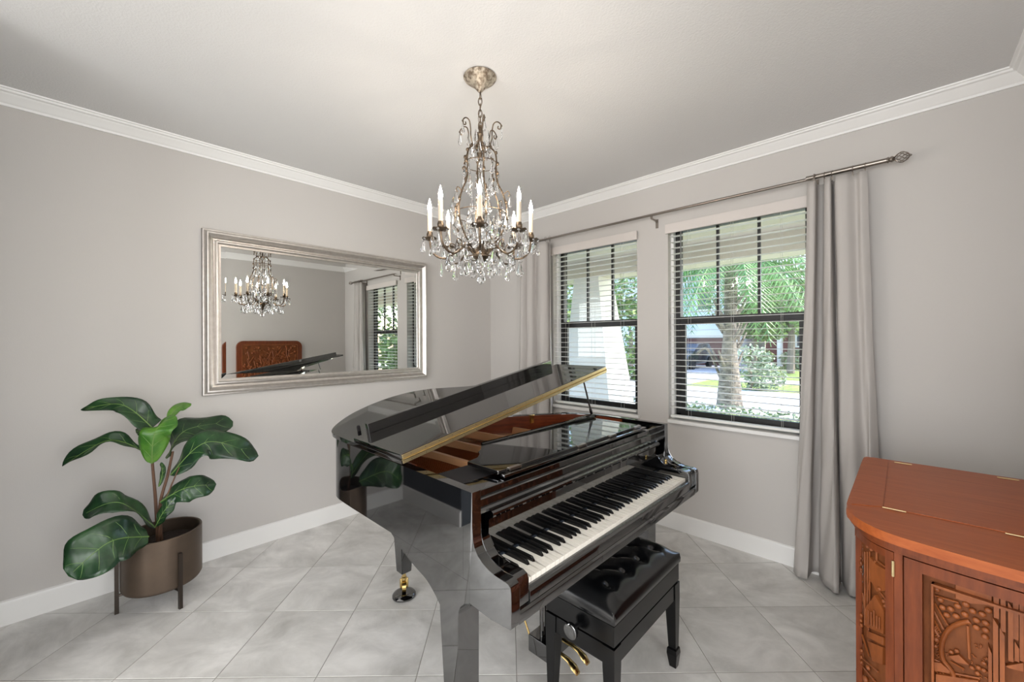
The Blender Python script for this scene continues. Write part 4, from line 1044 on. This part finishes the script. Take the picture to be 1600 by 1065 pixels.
def strip(s0, s1, z0, z1, d0, d1, n=None, bev=.0015):
    n = n or max(1, int((s1-s0)/.02)); bm = BM(); rows = []
    for i in range(n+1):
        p, nn = at_s(s0+(s1-s0)*i/n)
        rows.append([bm.verts.new((p.x+nn.x*d, p.y+nn.y*d, z)) for d, z in ((d0, z0), (d1, z0), (d1, z1), (d0, z1))])
    for a, b in zip(rows, rows[1:]):
        for k in range(4): bm.faces.new((a[k], a[(k+1) % 4], b[(k+1) % 4], b[k]))
    bm.faces.new(rows[0]); bm.faces.new(rows[-1][::-1])
    if bev: bmesh.ops.bevel(bm, geom=[e for e in bm.edges if e.calc_face_angle(0) > .6], offset=bev, segments=1, affect='EDGES')
    return bm
sA, sB = s_at_y(-.80), s_at_y(-1.515)          # flat end facing the piano
xs = {k: s_at_x(v) for k, v in dict(panelL=3.352, stile0=3.368, post0=3.378, post1=3.391, stile1=3.4245, mould=3.437).items()}
S0 = sB
SE_ = Ls[-1]
def front_s(px, py):                            # plan position seen at a pixel of the front
    best = None; d = ray(px, py)
    for i in range(len(bo)-1):
        a, b = bo[i], bo[i+1]; e = b-a; den = d.x*e.y-d.y*e.x
        if abs(den) < 1e-9: continue
        wv = a-Vector((CAM.x, CAM.y)); t = (wv.x*e.y-wv.y*e.x)/den; u = (wv.x*d.y-wv.y*d.x)/den
        if t > 0 and -.001 <= u <= 1.001 and (best is None or t < best[0]): best = (t, Ls[i]+u*(Ls[i+1]-Ls[i]), CAM.z+d.z*t)
    if best: return best[1:]
    if px > 1500: return (SE_-.004+0*px, onY(px, py, -1.715).z)
    return front_s(px+1.5, py)
sp = lambda px: front_s(px, 900)[0]
sPan0, sPan1, sSt, sPo, sFr, sMo = sp(1331), sp(1383), sp(1397), sp(1412), sp(1441), sp(1455)
SE = Ls[-1]
Zt, Zb = .9085, .06
cbp('top_rail', strip(sA, SE, .897, Zt, -.02, .004), 'cabv')
cbp('base_rail', strip(sA, SE, .02, .085, -.02, .006), 'cabv')
cd_ = cbp('corner_door', strip(sPan1, sSt-.001, .09, .893, -.015, .0), 'cabv')
cbp('door_rail', strip(sPan0-.01, sPan1, .872, .893, -.015, .0), 'cabv', parent=cd_)
cbp('door_stile', strip(sPan0-.012, sPan0, .09, .893, -.015, .0), 'cabv', parent=cd_)
cbp('post', strip(sSt+.001, sPo-.0015, .086, .896, -.015, .002), 'cabv')
fd = cbp('front_door', strip(sPo+.0015, sFr, .09, .893, -.015, .002), 'cabv')
cbp('door_rail', strip(sFr, SE, .865, .893, -.015, .002), 'cabv', parent=fd)
cbp('door_rail', strip(sFr, SE, .09, .14, -.015, .002), 'cabv', parent=fd)
cbp('moulding', strip(sMo, sMo+.004, .145, .848, -.015, .002), 'carve', parent=fd)
cbp('moulding', strip(sMo, SE, .842, .848, -.015, .002), 'carve', parent=fd)
hz = front_s(1396, 883)[1]
p, nn = at_s(sSt); cbp('brass_hinge', tube([(p.x+nn.x*.004, p.y+nn.y*.004, hz-.028), (p.x+nn.x*.004, p.y+nn.y*.004, hz+.014)], .0034, 8), 'brassold')
cbp('end_frame', strip(sA, sA+.05, .085, .897, -.015, .002), 'cabv')
cbp('end_rail', strip(sA, sB, .86, .897, -.015, .002), 'cabv')
# --- relief carving
gd = -.014
def W(s, z, d): p, nn = at_s(max(.001, min(SE-.001, s))); return Vector((p.x+nn.x*d, p.y+nn.y*d, z))
def fs(cx, cy, ox=1440, oy=880, sc=5.756): r = front_s(ox+cx/sc, oy+cy/sc); return r
def relief_poly(pts, h, bm, base=gd):
    A = [bm.verts.new(W(s, z, base-.004)) for s, z in pts]; c = sum((Vector(p) for p in pts), Vector((0, 0)))/len(pts)
    B = [bm.verts.new(W(s+(c.x-s)*.06, z+(c.y-z)*.03, base+h)) for s, z in pts]; n = len(pts)
    for i in range(n): bm.faces.new((A[i], A[(i+1) % n], B[(i+1) % n], B[i]))
    bm.faces.new(B)
def relief_ball(s, z, r, bm, base=gd, fl=.75):
    p, nn = at_s(s); q = Vector((nn.x, nn.y, 0)).to_track_quat('Z', 'Y').to_matrix().to_4x4()
    ball(bm, W(s, z, base+.002), r, 2, (1, 1, fl), q)
def relief_line(pts, r, bm, base=gd): tube([W(s, z, base+r*.3) for s, z in pts], r, 6, bm)
bm = BM()
for (cx, cy) in ((180, 410), (255, 425), (320, 400), (395, 385), (220, 480), (305, 490), (385, 475), (455, 445), (545, 475), (600, 440), (490, 530), (575, 555), (490, 595), (575, 620), (570, 680), (160, 340), (150, 220), (125, 245), (450, 960), (510, 960), (560, 920), (500, 1010), (560, 985), (120, 700), (115, 760), (260, 815), (310, 805)):
    s, z = fs(cx, cy); relief_ball(s, z, .0068 if cy < 720 else .005, bm)
cbp('carved_blossoms', bm, 'carve', 60, fd)
bm = BM()
tr = [fs(*q) for q in ((430, 540), (340, 555), (250, 600), (190, 690), (170, 800), (190, 890), (255, 975), (300, 1080))]
relief_line([tuple(p) for p in spline([(s, z) for s, z in tr], 5)] if False else [(v.x, v.y) for v in spline([(s, z, 0) for s, z in tr], 5)], .0055, bm)
for a, b in (((105, 370), (230, 575)), ((100, 440), (190, 610)), ((100, 520), (165, 640)), ((100, 600), (150, 680)), ((100, 880), (260, 960)), ((100, 975), (520, 1060)), ((100, 300), (330, 370)), ((410, 580), (425, 880)), ((240, 850), (420, 930)), ((250, 900), (380, 975))):
    relief_line([fs(*a), fs(*b)], .0026, bm)
for q in range(60):                                            # fine chisel strokes around the trees
    x = 105+random.random()*520; y = 720+random.random()*340; a = random.random()*1.2-.2
    if 210 < x < 430 and y < 950: continue
    relief_line([fs(x, y), fs(x+16*math.cos(a), y+16*math.sin(a)), fs(x+30*math.cos(a+.5), y+30*math.sin(a+.5))], .0014, bm)
for q in range(12): relief_line([fs(105+3*q, 600+24*q), fs(135+4*q, 560+26*q)], .0016, bm)
cbp('carved_branches', bm, 'carve', 60, fd)
bm = BM()
for x0, x1, y0, y1, h in ((645, 697, 175, 500, .007), (708, 757, 250, 620, .008), (775, 826, 345, 890, .008), (640, 690, 470, 1400, .011), (700, 748, 560, 1400, .010), (598, 632, 735, 1200, .007), (836, 880, 705, 890, .007), (820, 875, 240, 700, .004), (880, 921, 230, 900, .005)):
    a, b = fs(x0, y0+60), fs(x1, y0+60); zt = fs(x0, y0)[1]; z1 = max(.16, fs(x0, y1)[1] if y1 < 1065 else .40)
    relief_poly([(a[0], z1), (b[0], z1), (b[0], a[1]), (a[0], zt)], h, bm)
cbp('carved_pickets', bm, 'carve', 20, fd)
bm = BM()
for pts, h in ((((750, 930), (921, 905), (921, 985), (780, 950)), .009), (((235, 845), (330, 835), (430, 930), (300, 900)), .006), (((95, 890), (170, 905), (270, 990), (100, 975)), .008), (((290, 110), (640, 190), (640, 400), (430, 380), (290, 330)), .0015), (((110, 1000), (520, 1070), (520, 1240), (110, 1200)), .007)):
    relief_poly([fs(*q) for q in pts], h, bm)
rr = random.Random(3)
for q in range(30):                                            # lower part of the scene, rocks and foliage
    s = sMo+.012+rr.random()*(.36); z = .19+rr.random()*.38; relief_ball(min(s, SE-.02), z, .006+.008*rr.random(), bm)
for q in range(14):
    s = sMo+.16+rr.random()*.24; z = .5+rr.random()*.30; relief_ball(min(s, SE-.02), z, .007, bm)
for q in range(6):
    s = sMo+.17+.03*q; relief_poly([(s, .62), (s+.018, .62), (s+.018, .80-.02*(q % 3)), (s, .83-.02*(q % 3))], .008, bm)
cbp('carved_ground', bm, 'carve', 40, fd)['kind'] = 'stuff'
# corner door scene
f2 = lambda cx, cy: front_s(max(1328.5, 1310+cx/4.017), 800+cy/4.017)
bm = BM()
relief_poly([f2(150, 590), f2(212, 515), f2(275, 620), f2(272, 770), f2(150, 712)], .007, bm)
relief_poly([f2(152, 735), f2(270, 790), f2(268, 840), f2(152, 775)], .005, bm)
relief_poly([f2(160, 800), f2(266, 850), f2(262, 960), f2(190, 930)], .006, bm)
relief_poly([f2(165, 270), f2(205, 320), f2(280, 365), f2(280, 500), f2(215, 500), f2(170, 420)], .003, bm)
cbp('carved_house', bm, 'carve', 20, cd_)
bm = BM()
for t in range(5): relief_line([f2(172+t*18, 610+t*12-(20 if t == 2 else 0)), f2(172+t*18, 700+t*9)], .0016, bm, gd+.007)
for x in (132, 148, 163): relief_line([f2(x, 240), f2(x, 700)], .0026, bm)
for a, b in (((170, 420), (280, 560)), ((210, 165), (285, 165)), ((210, 165), (210, 300)), ((210, 300), (285, 355)), ((120, 500), (160, 760)), ((110, 760), (160, 900)), ((100, 900), (220, 1000)), ((120, 960), (200, 1060)), ((200, 300), (150, 480))): relief_line([f2(*a), f2(*b)], .0028, bm)
cbp('carved_lines', bm, 'carve', 60, cd_)
bm = BM()
for cx, cy in ((130, 125), (160, 140), (185, 165), (140, 165), (165, 190), (190, 200), (150, 210), (175, 230), (90, 280), (80, 310), (100, 320), (85, 345), (105, 350), (75, 365), (260, 560), (270, 590), (90, 640), (80, 670), (95, 700), (85, 860), (95, 900), (90, 930), (230, 480)):
    r = f2(cx, cy)
    if r: relief_ball(r[0], r[1], .0058, bm)
for q in range(22):
    relief_ball(sPan0+rr.random()*(sPan1-sPan0), .12+rr.random()*.42, .006+.006*rr.random(), bm)
cbp('carved_blossoms', bm, 'carve', 60, cd_)
# end facing the piano: carved scene seen on edge, with a dark niche
bm = BM()
for q in range(90):
    relief_ball(sA+.07+rr.random()*(sB-sA-.09), .14+rr.random()*.66, .008+.012*rr.random(), bm)
for q in range(14):
    s = sA+.09+rr.random()*(sB-sA-.12); relief_line([(s, .2+rr.random()*.3), (s+.03*rr.random(), .55+rr.random()*.25)], .006, bm)
cbp('carved_end', bm, 'carve', 60)
# tall carved backboard standing along the wall, seen in the mirror
by0, by1, bx_ = -1.655, -.745, 3.775
pts = [(by0, .95), (by1, .95)]+[(by1-.09+.09*math.cos(a), 1.40+.09*math.sin(a)) for a in [math.pi/2*q/8 for q in range(9)]]+[(by0+.09-.09*math.sin(a), 1.40+.09*math.cos(a)) for a in [math.pi/2*q/8 for q in range(9)]]
bb_ = cbp('backboard', prism(pts, bx_, XC, 'x', bev=.006, seg=3), 'cabv')
obj('carved_panel', bx(bx_-.004, bx_+.001, by0+.075, by1-.075, .98, 1.42), 'carved', bb_)
bm = BM()
for a, b in (((by0+.07, .97), (by1-.07, .97)), ((by1-.07, .97), (by1-.07, 1.43)), ((by1-.07, 1.43), (by0+.07, 1.43)), ((by0+.07, 1.43), (by0+.07, .97))): tube([(bx_-.004, *a), (bx_-.004, *b)], .008, 6, bm)
obj('panel_moulding', bm, 'carve', bb_, 60)
bm = BM()
for q in range(170):
    ball(bm, (bx_-.006, by0+.09+rr.random()*(by1-by0-.18), 1.0+rr.random()*.40), .010+.014*rr.random(), 1, (.7, 1, 1))
for q in range(30):
    y = by0+.12+rr.random()*(by1-by0-.24); z = 1.0+rr.random()*.25; dy = (rr.random()-.5)*.2
    tube([(bx_-.008, y, z), (bx_-.012, y+dy*.6, z+.07), (bx_-.008, y+dy, z+.12)], .008, 5, bm)
obj('carved_relief', bm, 'carve', bb_, 60)
